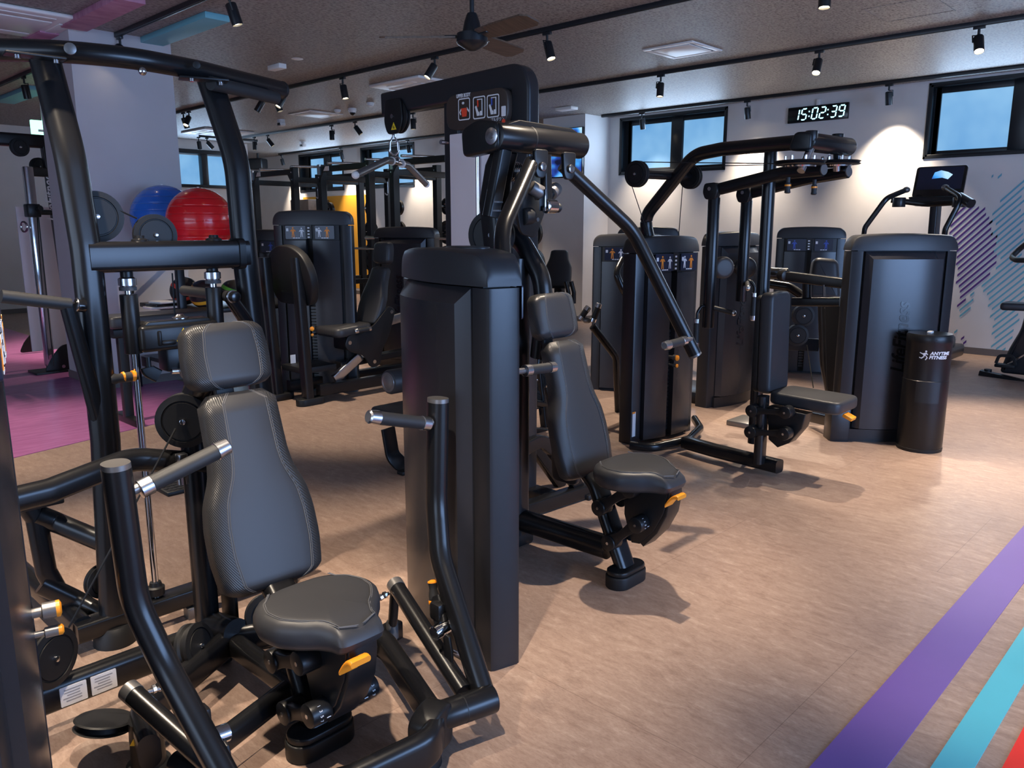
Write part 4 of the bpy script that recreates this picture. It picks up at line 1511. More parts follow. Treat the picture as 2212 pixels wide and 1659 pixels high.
# ================================================================ overhead press (second machine, arms hinged high)
DX = 2.645 - CX
CX2 = 2.645
m4 = thing('shoulder_press_machine', 'black seated machine with converging arms hinged at head height, in the middle of the room', 'exercise machine', (CX2, FY, 0))
seat_unit(m4, CX2, FY, .545, .115)
tower(m4, 1.883, 2.075, R(-14.9), oval_top=True, letters=False, front=True)
part('base_beam', B().tube([(2.64, 1.95, .13), (2.62, 2.52, .13)], oval(.10, .105)), 'black_tube', m4)
part('tower_beam', B().tube([(2.62, 2.50, .115), (1.92, 2.40, .115)], oval(.06, .10)), 'black_tube', m4)
part('foot_pad', B().box((2.62, 2.52, .035), (.15, .17, .07), bev=.014), 'rubber', m4)
part('upright', B().tube([(2.62, 2.50, .06), (2.62, 2.50, 1.36)], rrect(.095, .14, .03), up=(0, 1, 0)), 'tower_plastic', m4)
# curved spine behind the head pad up to the pivot head
part('spine', B().tube([(2.65, 2.37, .92), (2.65, 2.34, 1.14), (2.65, 2.36, 1.28), (2.65, 2.47, 1.42), (2.62, 2.56, 1.50)], oval(.085, .085), rad=.16, up=(0, 1, 0)), 'black_tube', m4)
pulley(m4, at(1062, 508, X=2.50), (-.95, -.3, 0), .105, .05)
part('wheel_bolt', B().cyl(at(1060, 508, X=2.465), at(1060, 508, X=2.455), .012, n=14), 'steel', m4)
HY, HZ = 2.38, 1.86
part('head_tube', B().cyl((CX2 - .27, HY, HZ), (CX2 + .285, HY, HZ), .057, n=32, bev=.006), 'black_tube', m4)
part('joint_line', B().cyl((CX2 - .07, HY, HZ), (CX2 - .062, HY, HZ), .0575, n=32), 'gap_black', m4)
hb = part('head_block', B().prism(smooth_outline([(-.06, -.055), (.15, -.075), (.16, .04), (.06, .075), (-.06, .055)], 4, .03), .06, (V((CX2 - .25, HY + .03, HZ)), (0, 1, 0), (0, 0, 1)), bev=.012), 'black_metal', m4)
part('pivot_cap', B().cyl((CX2 - .281, HY - .0, HZ), (CX2 - .287, HY, HZ), .034, n=26, bev=.002), 'aluminium', hb)
part('pivot_screw', B().cyl((CX2 - .286, HY, HZ), (CX2 - .291, HY, HZ), .012, n=14), 'steel', hb)
part('top_cover', B().prism([(-.22, 0), (.25, 0), (.20, .018), (-.14, .024)], .07, (V((CX2, HY + .01, HZ + .05)), (1, 0, 0), (0, 0, 1)), bev=.006), 'black_metal', m4)
# curved side spine plate from the upright to the head
sp_out = [(2.50, 1.25), (2.53, 1.40), (2.56, 1.60), (2.52, 1.76), (2.44, 1.88), (2.40, 1.80), (2.44, 1.68), (2.45, 1.55), (2.43, 1.40), (2.42, 1.25)]
part('spine_plate', B().prism([(y, z) for y, z in sp_out], .10, (V((2.50, 0, 0)), (0, 1, 0), (0, 0, 1)), bev=.02), 'black_metal', m4)
part('drop_lever', B().tube([(2.43, HY, HZ - .05), (2.385, HY + .03, 1.54)], rrect(.065, .05, .012), up=(0, 1, 0)), 'black_metal', m4)
part('lever_seams', B().box((2.398, HY - .002, 1.60), (.05, .004, .006)).box((2.392, HY + .002, 1.565), (.05, .004, .006)), 'steel', m4)
sprb = B()
pts = []
for i in range(9 * 14 + 1):
    a = 2 * PI * i / 14
    pts.append(V((2.50 + .11 * i / 126, 2.47 + .040 * math.cos(a), 1.735 + .040 * math.sin(a))))
part('spring', sprb.tube(pts, [(.004 * math.cos(2 * PI * i / 6), .004 * math.sin(2 * PI * i / 6)) for i in range(6)]), 'steel', m4)
part('spring_core', B().cyl((2.48, 2.47, 1.735), (2.68, 2.47, 1.735), .028, n=18), 'black_metal', m4)
gus = smooth_outline([(-.13, .12), (.10, .14), (.13, -.02), (.03, -.15), (-.10, -.13), (-.14, 0)], 4, .03)
gp = part('gusset_plate', B().prism(gus, .014, (V((2.58, 2.36, 1.60)), (1, .25, 0), (0, 0, 1)), bev=.003), 'black_metal', m4)
for gx, gz in ((2.60, 1.62), (2.565, 1.53), (2.60, 1.53)):
    part('bolt', B().cyl((gx, 2.352, gz), (gx, 2.338, gz), .009, n=12), 'steel', gp)
part('bumper', B().cyl((2.50, 2.34, 1.54), (2.56, 2.345, 1.545), .036, n=20, bev=.004), 'rubber', m4)
part('start_roller', B().lathe((2.60, 2.295, 1.585), (1, 0, 0), [(0, .027), (.002, .030), (.055, .030), (.057, .027)], 22), 'chrome', m4)
part('roller_plate', B().box((2.588, 2.30, 1.61), (.008, .035, .09), bev=.002), 'chrome', m4)
part('roller_stop', B().lathe((2.66, 2.295, 1.58), (1, 0, 0), [(0, .012), (.01, .02), (.022, .021), (.03, .016)], 18), 'rubber', m4)
part('drop_post', B().tube([(CX2 - .01, 2.33, 1.80), (CX2 - .01, 2.32, 1.60)], rrect(.045, .035, .008), up=(0, 1, 0)), 'black_tube', m4)
for a, c in (((2.555, 2.34, 1.665), (2.60, 2.32, 1.640)), ((2.72, 2.34, 1.665), (2.675, 2.33, 1.64))):
    part('stub_grip', B().cyl(a, c, .030, n=20, bev=.003), 'bracket_grey', m4)
    part('stub', B().cyl(c, (CX2 - .01, 2.33, 1.60), .018, n=16), 'black_metal', m4)
for s in (-1, 1):
    def W(dx, y, z): return V((CX2 + s * dx, y, z))
    br = smooth_outline([(-.036, .04), (.036, .04), (.03, -.05), (.018, -.075), (-.018, -.075), (-.03, -.05)], 4, .015)
    bk = part('hinge_bracket', B().prism(br, .02, (W(.098 if s > 0 else .085, 2.292, 1.775), (1, -.2, 0), (0, 0, 1)), bev=.004), 'black_metal', m4)
    part('hinge_bolt', B().cyl(W(.098 if s > 0 else .085, 2.282, 1.745), W(.098 if s > 0 else .085, 2.270, 1.745), .018, n=18, bev=.003), 'steel', bk)
    a = part('press_arm', B().tube([W(.10, 2.325, 1.765), W(.43, 2.18, 1.485), W(.628, 1.945, .91)], oval(.058, .066), rad=.26, up=(0, 1, 0), n=10), 'black_tube', m4)
    part('arm_cap', B().tube([W(.628, 1.945, .91), W(.632, 1.940, .90)], oval(.056, .064), up=(0, 1, 0)), 'bracket_grey', a)
    part('grip_stub', B().cyl(W(.60, 1.95, .985), W(.53, 1.95, .982), .011, n=12), 'bracket_grey', a)
    grip(m4, W(.375, 1.95, .975), W(.545, 1.95, .982), .0195)
part('lower_wheel', B().lathe((2.70, 2.60, .62), (-.9, -.4, 0), [(0, .06), (.005, .095), (.02, .09), (.035, .095), (.04, .06)], 30), 'rubber', m4)
part('guard_shell', B().prism(smooth_outline([(-.07, .30), (.09, .30), (.10, .72), (.04, .98), (-.04, .98), (-.07, .7)], 4, .04), .03, (V((2.80, 2.32, 0)), (0, 1, 0), (0, 0, 1)), bev=.01), 'tower_plastic', m4)

# ================================================================ assisted dip / chin machine behind the chest press
QY = 2.92
m2 = thing('assisted_dip_machine', 'tall black pull-up and dip frame with curved top bar, behind the chest press', 'exercise machine', (1.15, QY, 0))
# two uprights, curving back at the top
ul = [at(250, 1385, Y=QY), at(228, 950, Y=QY), at(186, 540, Y=QY), at(150, 330, Y=QY + .04), at(97, 128, Y=QY + .16)]
ur = [at(598, 1150, Y=QY), at(578, 950, Y=QY), at(530, 560, Y=QY), at(512, 350, Y=QY + .04), at(452, 170, Y=QY + .16)]
up_sec = oval(.078, .098)
for P in (ul, ur):
    P[0].z = .04
    part('upright', B().tube(P, up_sec, rad=.5, up=(1, 0, 0), n=8), 'black_tube', m2)
    part('foot_pad', B().lathe((P[0].x, P[0].y, 0), (0, 0, 1), [(0, .075), (.05, .07), (.07, .055)], 24), 'rubber', m2)
# curved overhead bar (lies level)
TZ = at(97, 112, Y=QY + .16).z
tb = [at(x, y, Z=TZ) for x, y in ((-120, 112), (0, 107), (150, 112), (290, 126), (430, 152), (530, 176), (606, 194))]
tbm = part('overhead_bar', B().tube(tb, oval(.072, .072), rad=.4, n=6), 'black_tube', m2)
e0, e1 = tb[-2], tb[-1]
dd = (e1 - e0).normalized()
part('end_cap', B().cyl(e1 - dd * .002, e1 + dd * .016, .037, n=24, bev=.006), 'rubber', tbm)
lowc = [at(x, y, Z=TZ - .05) for x, y in ((455, 180), (530, 196), (596, 212))]
part('grip_pad', B().tube(lowc, oval(.05, .05), rad=.2), 'grip_rubber', m2)
for x, y in ((152, 110), (425, 145), (508, 172), (596, 192)):
    c = at(x, y, Z=TZ); n_ = (EYE - c); n_.z = 0; n_.normalize()
    part('bar_plug', B().cyl(c + n_ * .030, c + n_ * .042, .0135 if x != 152 else .019, n=18, bev=.002), 'bracket_grey' if x == 152 else 'rubber', tbm)
for (x, y), w in (((75, 122), .10), ((440, 172), .07)):
    c = at(x, y, Z=TZ - .042)
    part('saddle_plate', B().box(c + V((.0, .0, .0)), (.17, .07, .008), rot=-.35 if x > 200 else -.1, bev=.003), 'black_metal', m2)
    for q in (-.055, .055):
        part('bolt', B().cyl(c + V((q, -.02, -.005)), c + V((q, -.02, -.016)), .009, n=12), 'chrome', m2)
part('cap_nut', B().ball(at(308, 154, Z=TZ - .05), .014, 14, 10), 'chrome', m2)
# wide cross beam
bL, bR = at(186, 556, Y=QY), at(530, 548, Y=QY)
bz = (bL.z + bR.z) / 2
cb = part('cross_beam', B().tube([(bL.x, QY, bz), (bR.x, QY, bz)], rrect(.085, .105, .022, 5)), 'black_tube', m2)
part('beam_collar', B().tube([(bR.x - .045, QY, bz), (bR.x - .02, QY, bz)], rrect(.095, .118, .026, 5)), 'black_metal', m2)
for x in (302, 545 - 0):
    c = at(min(x, 462), 520, Y=QY)
    part('rod_nut', B().lathe((c.x, QY, bz + .05), (0, 0, 1), [(0, .03), (.008, .028), (.012, .018), (.022, .016)], 20), 'black_metal', cb)
# pulleys standing on the beam, with the cable between
pulley(m2, at(208, 468, Y=QY + .10), (.15, 1, 0), .088, .03)
pulley(m2, at(335, 508, Y=QY + .06), (.15, 1, 0), .075, .03)
part('cable', B().cyl(at(252, 452, Y=QY + .08), at(296, 472, Y=QY + .07), .003, n=8).cyl(at(372, 590, Y=QY + .05), at(378, 690, Y=QY + .05), .003, n=8), 'rubber', m2)
# chrome guide rods, sleeves and the carriage
rods = []
for px in (276, 461):
    c = at(px, 620, Y=QY)
    rods.append(c.x)
for k, x in enumerate(rods):
    r = part('guide_rod', B().cyl((x, QY, .12), (x, QY, bz - .05), .0125, n=20), 'chrome', m2)
    z1 = at(276, 636, Y=QY).z if k == 0 else at(461, 620, Y=QY).z
    part('stop_collar', B().lathe((x, QY, z1 + .022), (0, 0, 1), [(0, .021), (.0, .024), (.010, .026), (.010, .030), (.034, .030), (.034, .028), (.04, .02)], 22), 'aluminium', r)
    part('stop_sleeve', B().cyl((x, QY, z1 + .058), (x, QY, bz - .04), .021, n=20), 'black_metal', r)
    part('bumper_ring', B().lathe((x, QY, z1 + .014), (0, 0, 1), [(0, .02), (.0, .029), (.012, .029), (.014, .02)], 20), 'grey_rubber', r)
    part('base_ring', B().lathe((x, QY, .13), (0, 0, 1), [(0, .030), (.03, .032), (.035, .024), (.05, .02)], 20), 'rubber', r)
    part('carriage_sleeve', B().cyl((x, QY, z1 - .21), (x, QY, z1), .030, n=24, bev=.002), 'black_metal', m2)
zc_ = at(360, 728, Y=QY - .03).z
car = part('carriage', B().box(((rods[0] + rods[1]) / 2, QY - .005, zc_), (rods[1] - rods[0] - .02, .09, .095), bev=.016, seg=3), 'black_metal', m2)
part('carriage_top', B().prism([(-.13, 0), (.13, 0), (.11, .016), (-.11, .016)], .07, (V(((rods[0] + rods[1]) / 2, QY, zc_ + .044)), (1, 0, 0), (0, 0, 1)), bev=.004), 'black_metal', m2)
part('carriage_box', B().box(((rods[0] + rods[1]) / 2 + .01, QY + .01, zc_ - .085), (.13, .08, .09), bev=.008), 'black_metal', m2)
part('moulded_rib', B().box((rods[0] + .075, QY - .052, zc_ + .0), (.014, .012, .055), bev=.005).box((rods[0] + .105, QY - .052, zc_ - .018), (.055, .012, .018), bev=.006), 'black_metal', car)
warning(car, at(397, 722, Y=QY - .052), V((1, 0, 0)), V((0, 0, 1)), .055)
part('rope_anchor', B().lathe(((rods[0] + rods[1]) / 2 + .02, QY, zc_ + .058), (0, 0, 1), [(0, .03), (.006, .03), (.01, .02), (.018, .012)], 18), 'steel', m2)
# yellow-capped pin and pivots under the carriage
pn = part('lock_pin', B().lathe(at(297, 812, Y=QY - .02), (-1, 0, 0), [(0, .014), (.02, .014), (.022, .018), (.07, .016), (.075, .019), (.095, .019)], 18), 'grip_rubber', m2)
q = at(268, 814, Y=QY - .02)
part('pin_cap', B().lathe(q, (-1, 0, 0), [(0, .019), (.006, .018), (.01, .001)], 18), 'orange', pn)
part('pin_ring', B().cyl(at(284, 812, Y=QY - .02), at(291, 812, Y=QY - .02), .0195, n=18), 'orange', pn)
part('knee_pivot', B().cyl(at(370, 802, Y=QY - .03), at(408, 800, Y=QY - .03), .011, n=14), 'aluminium', m2)
part('knee_hub', B().lathe(at(391, 800, Y=QY - .04), (1, 0, 0), [(0, .026), (.004, .03), (.03, .028)], 20), 'bracket_grey', m2)
part('drop_bracket', B().tube([at(315, 770, Y=QY), at(318, 800, Y=QY), at(342, 812, Y=QY)], rrect(.018, .05, .006), rad=.03), 'black_metal', m2)
# base rails
part('base_rail', B().tube([(.80, QY, .085), (1.75, QY, .085)], rrect(.08, .07, .012)), 'black_tube', m2)
part('rail_block', B().box(at(415, 1322, Y=QY - .02), (.05, .05, .055), bev=.006), 'bracket_grey', m2)
part('side_rail', B().tube([(.83, QY, .09), (.82, 3.75, .09)], oval(.07, .09)), 'black_tube', m2)
part('side_rail', B().tube([(1.70, QY, .09), (1.70, 3.75, .09)], oval(.07, .09)), 'black_tube', m2)
# dip handles on slanting arms
for (hx, hy), (kx, ky), (lx, ly) in (((2, 640), (152, 658), (232, 960)), ((430, 622), (498, 640), (562, 735))):
    a, k_, l_ = at(hx, hy, Y=QY - .05), at(kx, ky, Y=QY - .05), at(lx, ly, Y=QY)
    if hx > 100:
        a = V((k_.x, QY + .35, k_.z)); 
    h = part('dip_handle', B().cyl(a, k_, .021, n=20), 'grip_rubber', m2)
    dd = (k_ - a).normalized()
    part('handle_ring', B().torus(k_ + dd * .018, dd, .021, .004, 24, 8), 'steel', h)
    part('handle_knob', B().cyl(k_ + dd * .012, k_ + dd * .048, .021, n=22, bev=.006), 'letter_black', h)
    part('dip_arm', B().tube([k_ - dd * .01, l_], oval(.045, .06), up=(1, 0, 0), scale=(.8, 1.1)), 'black_tube', m2)
# step plates and their stands at the side
st = at(85, 1080, Z=.62)
def stp(c, w, l):
    p = part('step_plate', B().box(c, (w, l, .02), bev=.006), 'rubber', m2)
    nb = B()
    for i in range(5):
        for j in range(4):
            nb.lathe(c + V(((i - 2) * w * .18, (j - 1.5) * l * .22, .009)), (0, 0, 1), [(0, .011), (.003, .010), (.004, .004)], 8)
    part('step_studs', nb, 'rubber', p)
SYY = 3.10
sc_ = at(92, 1078, Y=SYY)
stp(sc_ + V((-.03, 0, 0)), .16, .15)
s2 = at(388, 1052, Y=3.22)
stp(s2 + V((-.02, 0, 0)), .12, .14)
part('step_post', B().tube([sc_ + V((-.05, 0, -.01)), at(78, 1118, Y=SYY), at(100, 1235, Y=SYY), at(120, 1270, Y=SYY)], oval(.07, .05), rad=.05, up=(0, 1, 0)), 'black_tube', m2)
part('step_arm', B().tube([at(78, 1112, Y=SYY), at(120, 1128, Y=SYY), at(245, 1180, Y=QY)], oval(.06, .075), rad=.05), 'black_tube', m2)
part('step_base', B().tube([at(90, 1262, Y=SYY), at(170, 1300, Y=SYY - .04), at(262, 1352, Y=QY)], oval(.06, .075), rad=.08), 'black_tube', m2)
pulley(m2, at(218, 1255, Y=QY + .06), (.3, -.95, 0), .062, .03)

# ================================================================ lat pulldown
LX = 3.12
m3 = thing('lat_pulldown_machine', 'tall pulldown machine with pictogram head panel, pale weight shield and hanging bar', 'exercise machine', (LX, 3.2, 0))
TY0, TY1 = 2.86, 3.44
b3, b4 = at(1045, 183, X=LX), at(836, 227, X=LX)
z0 = (b3.z + b4.z) / 2 - .03
yb0 = b4.y
zk = b3.z + (b3.z - b4.z) / (b3.y - b4.y) * (TY0 + .04 - b3.y)
part('mast', B().tube([(LX, TY0 + .04, .03), (LX, TY0 + .04, zk - .16), (LX, TY0 + .04, zk), (LX, TY0 + .20, zk + (b4.z - zk) * .16 / (b4.y - TY0)), (LX, yb0, b4.z)], rrect(.13, .085, .016), rad=.17, up=(1, 0, 0), n=8), 'tower_plastic', m3)
part('front_post', B().tube([(LX, TY1, .03), (LX, TY1, z0 + .03)], rrect(.12, .05, .01), up=(1, 0, 0)), 'tower_plastic', m3)
a_, b2, c_, d_ = at(985, 206, X=LX - .075), at(1075, 194, X=LX - .075), at(1100, 262, X=LX - .075), at(982, 276, X=LX - .075)
hz0, hz1 = c_.z - .01, b2.z + .01
head = part('head_panel', B().prism(smooth_outline([(-TY1 + .02, hz0), (-TY0 - .09, hz0), (-TY0 - .09, hz1), (-TY1 + .02, hz1)], 5, .07), .05, (V((LX - .05, 0, 0)), (0, -1, 0), (0, 0, 1)), bev=.004), 'sign_dark', m3)
hf = (V((LX - .0768, 0, 0)), V((0, -1, 0)), V((0, 0, 1)))
def hy(px, py): 
    p = at(px, py, X=LX - .077)
    return (-p.y, p.z)
for i, (xa, xb) in enumerate(((990, 1016), (1022, 1049), (1052, 1079))):
    x0, zt = hy(xa, 214 - i * 4); x1, zb_ = hy(xb, 258 - i * 3)
    w_, h_ = x1 - x0, zt - zb_
    fr_ = B()
    t_ = .006
    cx_, cz_ = (x0 + x1) / 2, (zt + zb_) / 2
    outer = rrect(w_, h_, .012); inner = rrect(w_ - 2 * t_, h_ - 2 * t_, .008)
    rin = [[V((LX - .0785, -(cx_ + p[0]), cz_ + p[1])) for p in outer], [V((LX - .0785, -(cx_ + p[0]), cz_ + p[1])) for p in inner]]
    fr_.loft(rin, caps=False)
    pf = part('pictogram_frame', fr_, 'white_label', head)
    g = B(); f3 = (V((LX - .0785, 0, 0)), V((0, -1, 0)), V((0, 0, 1)))
    def Q(bb, pts, th=.0016):
        bb.prism([(cx_ + u * w_, cz_ + v_ * h_) for u, v_ in pts], th, f3)
    if i == 0:
        Q(g, [(-.26, .05), (.26, .05), (.20, -.34), (-.16, -.34)])
        part('pictogram', g, 'sign_red', pf)
        k = B()
        Q(k, [(-.08 + .10 * math.cos(a * PI / 5), .28 + .06 * math.sin(a * PI / 5)) for a in range(10)])
        Q(k, [(-.27, .04), (-.40, -.12), (-.30, -.26), (-.25, -.22), (-.32, -.12), (-.22, -.02)])
        Q(k, [(.24, .08), (.42, -.08), (.38, -.16), (.20, .0)])
        part('accent', k, 'white_label', pf)
    else:
        Q(g, [(-.34, .06), (-.22, .10), (-.08, -.16), (.02, -.22), (.02, -.36), (-.18, -.36), (-.24, -.18)])
        Q(g, [(.06, -.16), (.26, -.16), (.26, -.36), (.06, -.36)])
        Q(g, [(-.16, .38), (.26, .38), (.26, .34), (-.16, .34)])
        Q(g, [(.20, .34), (.26, .34), (.26, -.16), (.20, -.16)])
        part('pictogram', g, 'white_label', pf)
        k = B()
        Q(k, [(-.16, .33), (-.06, .33), (-.06, .06), (-.14, .02)], .0018)
        part('accent', k, 'sign_red' if i == 1 else 'sign_blue', pf)
x0, zz = hy(986, 208)
tb_ = text_bm('UPPER BODY', .026, .0004, 0, .72, .001)
part('caption', tb_.xf(frame_mat(V((LX - .078, -x0, zz - .010)), V((0, -1, 0)), V((0, 0, 1)))), 'white_label', head)
x0, zz = hy(1060, 258)
tb_ = text_bm('プルダウン', .022, .0004, 0, .9)
part('caption', tb_.xf(frame_mat(V((LX - .078, -x0, zz - .012)), V((0, -1, 0)), V((0, 0, 1)))), 'white_label', head)
x0, zz = hy(1088, 240)
part('icon', B().prism(rrect(.03, .05, .004), .0015, (V((LX - .078, -x0, zz)), V((0, -1, 0)), V((0, 0, 1)))), 'white_label', head)
part('icon', B().prism(circ(.012, 10), .0015, (V((LX - .078, -x0, zz - .05)), V((0, -1, 0)), V((0, 0, 1)))), 'sign_red', head)
# pale weight shield and what shows behind it
sh = part('weight_shield', B().box((LX - .062, (TY0 + TY1) / 2 + .03, (hz0 + .08) / 2), (.02, .44, hz0 - .12), bev=.004), 'shield', m3)
part('shield_bracket', B().box((LX - .075, TY0 + .14, hz0 - .02), (.03, .18, .045), bev=.004), 'white_plastic', m3)
for yy in (TY0 + .08, TY1 - .01):
    part('standoff', B().cyl((LX - .06, yy, hz0 - .06), (LX - .11, yy, hz0 - .06), .012, n=14), 'aluminium', m3)
part('guide_rod', B().cyl((LX - .09, TY0 + .30, .2), (LX - .09, TY0 + .30, hz0 - .12), .011, n=14), 'chrome', m3)
part('weight_plates', B().box((LX, (TY0 + TY1) / 2, .45), (.10, .36, .8), bev=.004), 'iron', m3)
# pulley hanging at the arm end, snap hook and bar
pc = at(863, 252, X=LX - .03)
pulley(m3, pc, (-1, .1, 0), .095, .035, False)
cov = part('pulley_cover', B().prism(smooth_outline([(-.085, -.03), (-.055, -.10), (.05, -.10), (.09, -.03), (.075, .10), (-.07, .10)], 4, .03), .012, (pc + V((-.03, .02, .0)), (0, -1, 0), (0, 0, 1)), bev=.003), 'black_metal', m3)
part('bolt', B().cyl(pc + V((-.036, .02, .0)), pc + V((-.044, .02, 0)), .013, n=12), 'steel', cov)
warning(cov, pc + V((-.0375, .01, -.055)), V((0, -1, 0)), V((0, 0, 1)), .05)
bc = at(852, 345, X=LX - .03)
part('cable', B().cyl((bc.x, bc.y, pc.z - .05), (bc.x, bc.y, bc.z + .16), .005, n=8), 'rubber', m3)
lk = B()
lk.cyl((bc.x, bc.y, bc.z + .19), (bc.x, bc.y, bc.z + .13), .010, n=12)
lk.tube([(bc.x, bc.y, bc.z + .14), (bc.x + .02, bc.y - .012, bc.z + .10), (bc.x + .022, bc.y - .014, bc.z + .045), (bc.x, bc.y, bc.z + .022), (bc.x - .022, bc.y + .014, bc.z + .045), (bc.x - .02, bc.y + .012, bc.z + .10)], .007, closed=True, rad=.02)
part('snap_hook', lk, 'chrome', m3)
bar = thing('pulldown_bar', 'grey rubber-coated angled bar hanging from the pulldown cable', 'bar', (bc.x, bc.y, bc.z - .03))
pl, pm0, pm1, pr_ = at(768, 378, X=2.72), at(836, 346, X=3.02), at(880, 356, X=3.24), at(921, 398, X=3.46)
mid0, mid1 = at(846, 348, X=3.06), at(868, 354, X=3.18)
part('left_grip', B().tube([pl, pm0, mid0], .021, rad=.12, n=8), 'bracket_grey', bar)
part('right_grip', B().tube([mid1, pm1, pr_], .021, rad=.12, n=8), 'bracket_grey', bar)
part('centre_tube', B().cyl(mid0, mid1, .016, n=18), 'steel', bar)
for p, q in ((mid0, mid1), (mid1, mid0)):
    d = (q - p).normalized()
    part('ring', B().cyl(p - d * .004, p + d * .008, .025, n=20), 'white_plastic', bar)
for p, q in ((pl, pm0), (pr_, pm1)):
    d = (q - p).normalized()
    part('end_ball', B().ball(p, .0225, 18, 12), 'white_plastic', bar)
part('eye', B().torus(at(858, 345, X=3.12), (1, .4, 0), .016, .006, 18, 8), 'steel', bar)
# seat, thigh roller, base
rp = at(838, 826, Y=3.66)
rl = part('thigh_roller', B().cyl(rp, rp + V((.42, 0, .0)), .072, n=32, bev=.012), 'vinyl', m3)
part('roller_cap', B().lathe(rp + V((-.004, 0, 0)), (-1, 0, 0), [(-.01, .06), (0, .058), (.002, .045), (.0, .042), (.006, .02), (.007, .001)], 28), 'bracket_grey', rl)
part('roller_arm', B().tube([(LX, 3.66, rp.z), (LX, 3.46, rp.z + .02)], oval(.04, .06)), 'black_tube', m3)
sp_ = at(800, 882, Y=3.98)
seatb = B().prism(smooth_outline([(0, -.17), (.42, -.17), (.42, .16), (0, .16)], 4, .05), .075, (V((sp_.x, 3.84, sp_.z - .03)), (1, 0, 0), (0, 1, 0)), bev=.02, seg=4)
part('seat', seatb, 'vinyl', m3)
part('seat_leg', B().tube([at(838, 925, Y=3.9), at(848, 985, Y=3.88), at(875, 1012, Y=3.82), (LX, 3.5, .06)], rrect(.10, .02, .006), rad=.10, up=(0, 1, 0), n=8), 'black_tube', m3)
part('foot_pad', B().box(at(876, 1019, Z=.012), (.09, .06, .024), bev=.006), 'rubber', m3)
part('base_bar', B().tube([(2.84, 2.70, .045), (3.38, 2.66, .045)], rrect(.07, .075, .008)), 'black_tube', m3)
part('base_rail', B().tube([(LX, 2.70, .05), (LX, 3.85, .05)], rrect(.10, .07, .008)), 'black_tube', m3)
arch = [at(1108, 1010, Y=2.68), at(1130, 968, Y=2.68), at(1168, 950, Y=2.68), at(1192, 970, Y=2.68), at(1262, 1072, Y=2.68)]
part('arch_brace', B().tube(arch, rrect(.07, .05, .008), rad=.12, up=(0, 1, 0), n=8), 'black_tube', m3)
part('arch_brace', B().tube([p + V((.06, .22, .0)) for p in arch], rrect(.07, .05, .008), rad=.12, up=(0, 1, 0), n=8), 'black_tube', m3)
part('foot_pad', B().box((3.40, 2.66, .015), (.12, .10, .03), bev=.008), 'rubber', m3)

# ================================================================ leg press
m5 = thing('leg_press_machine', 'black leg press with rounded foot plate on two leaning posts and aluminium strut', 'exercise machine', (4.1, 6.05, 0))
tower(m5, 4.02, 6.32, math.atan2(-.69, -.72), H=1.645, W=.70, front=True, letters=False, cap_h=.13)
PY0, PY1 = 5.87, 6.23
for y, top_, base_ in ((PY0, (640, 556), (688, 868)), (PY1, (571, 556), (622, 858))):
    t0 = at(*top_, Y=y); g0 = at(*base_, Z=.05)
    part('plate_post', B().tube([(g0.x, y, .05), (t0.x, y, t0.z)], rrect(.075, .09, .012), up=(0, 1, 0)), 'black_tube', m5)
    part('foot', B().prism(oval(.26, .12), .06, (V((g0.x + .02, y, .03)), (1, 0, 0), (0, 1, 0)), bev=.008), 'rubber', m5)
t0 = at(640, 556, Y=PY0)
pt = [at(x, y, Y=PY0 + .0) for x, y in ((640, 556),)][0]
plx = t0.x + .07
fz0, fz1 = at(650, 655, Y=PY0).z - .02, at(625, 527, Y=6.05).z + .0
prof = [(-.26, fz0), (.26, fz0), (.34, fz0 + .16), (.34, fz1 - .2), (.26, fz1 - .07), (.10, fz1), (-.10, fz1), (-.26, fz1 - .07), (-.34, fz1 - .2), (-.34, fz0 + .16)]
lean = math.atan2(.14, .8)
fp_ = part('foot_plate', B().prism(smooth_outline([(p[0], p[1] - fz0) for p in prof], 5, .07), .07, (V((plx + .03, 6.05, fz0)), (0, -1, 0), (-math.sin(lean), 0, math.cos(lean))), bev=.012), 'rubber', m5)
part('plate_brace', B().box((plx - .01, 6.05, fz0 + .16), (.03, .34, .14), bev=.01), 'black_metal', fp_)
part('rail', B().tube([(3.70, PY0, .11), (4.95, PY0, .11)], rrect(.07, .10, .01)), 'black_tube', m5)
part('rail', B().tube([(3.63, PY1, .11), (4.95, PY1, .11)], rrect(.07, .10, .01)), 'black_tube', m5)
part('slide_rail', B().tube([(4.0, 6.0, .28), (5.0, 6.0, .33)], rrect(.09, .06, .008)), 'black_metal', m5)
sp0 = at(690, 790, Y=6.0)
stp_ = part('step_plate', B().box((at(668, 792, Y=6.05).x, 6.05, at(668, 792, Y=6.05).z), (.34, .34, .05), bev=.006), 'rubber', m5)
sc0 = at(745, 708, Y=6.05)
part('seat', B().prism(smooth_outline([(-.21, -.20), (.20, -.17), (.20, .17), (-.21, .20)], 5, .08), .085, (sc0 + V((0, 0, -.01)), V((1, 0, .06)), (0, 1, 0)), bev=.03, seg=5), 'vinyl', m5)
bo = at(792, 700, Y=6.05)
ln = math.atan2(.24, .66)
ydl = V((math.sin(ln), 0, math.cos(ln)))
cushion(m5, 'back_pad', [(0, .12), (.03, .155), (.16, .17), (.27, .165), (.36, .135), (.44, .115), (.56, .105)], .07, (bo + V((.03, 0, -.02)), (0, -1, 0), ydl), seams=False)
cushion(m5, 'head_pad', [(0, .105), (.03, .118), (.12, .118), (.20, .10)], .07, (bo + V((.03, 0, -.02)) + ydl * .60, (0, -1, 0), V((.12, 0, .99))), seams=False)
side = smooth_outline([hp for hp in [(-.14, -.02), (-.10, .07), (.02, .06), (.18, .13), (.36, .30), (.43, .25), (.36, .05), (.26, -.12), (.24, -.24), (.14, -.26), (.06, -.13), (-.10, -.08)]], 4, .04)
ps = at(772, 738, Y=PY0)
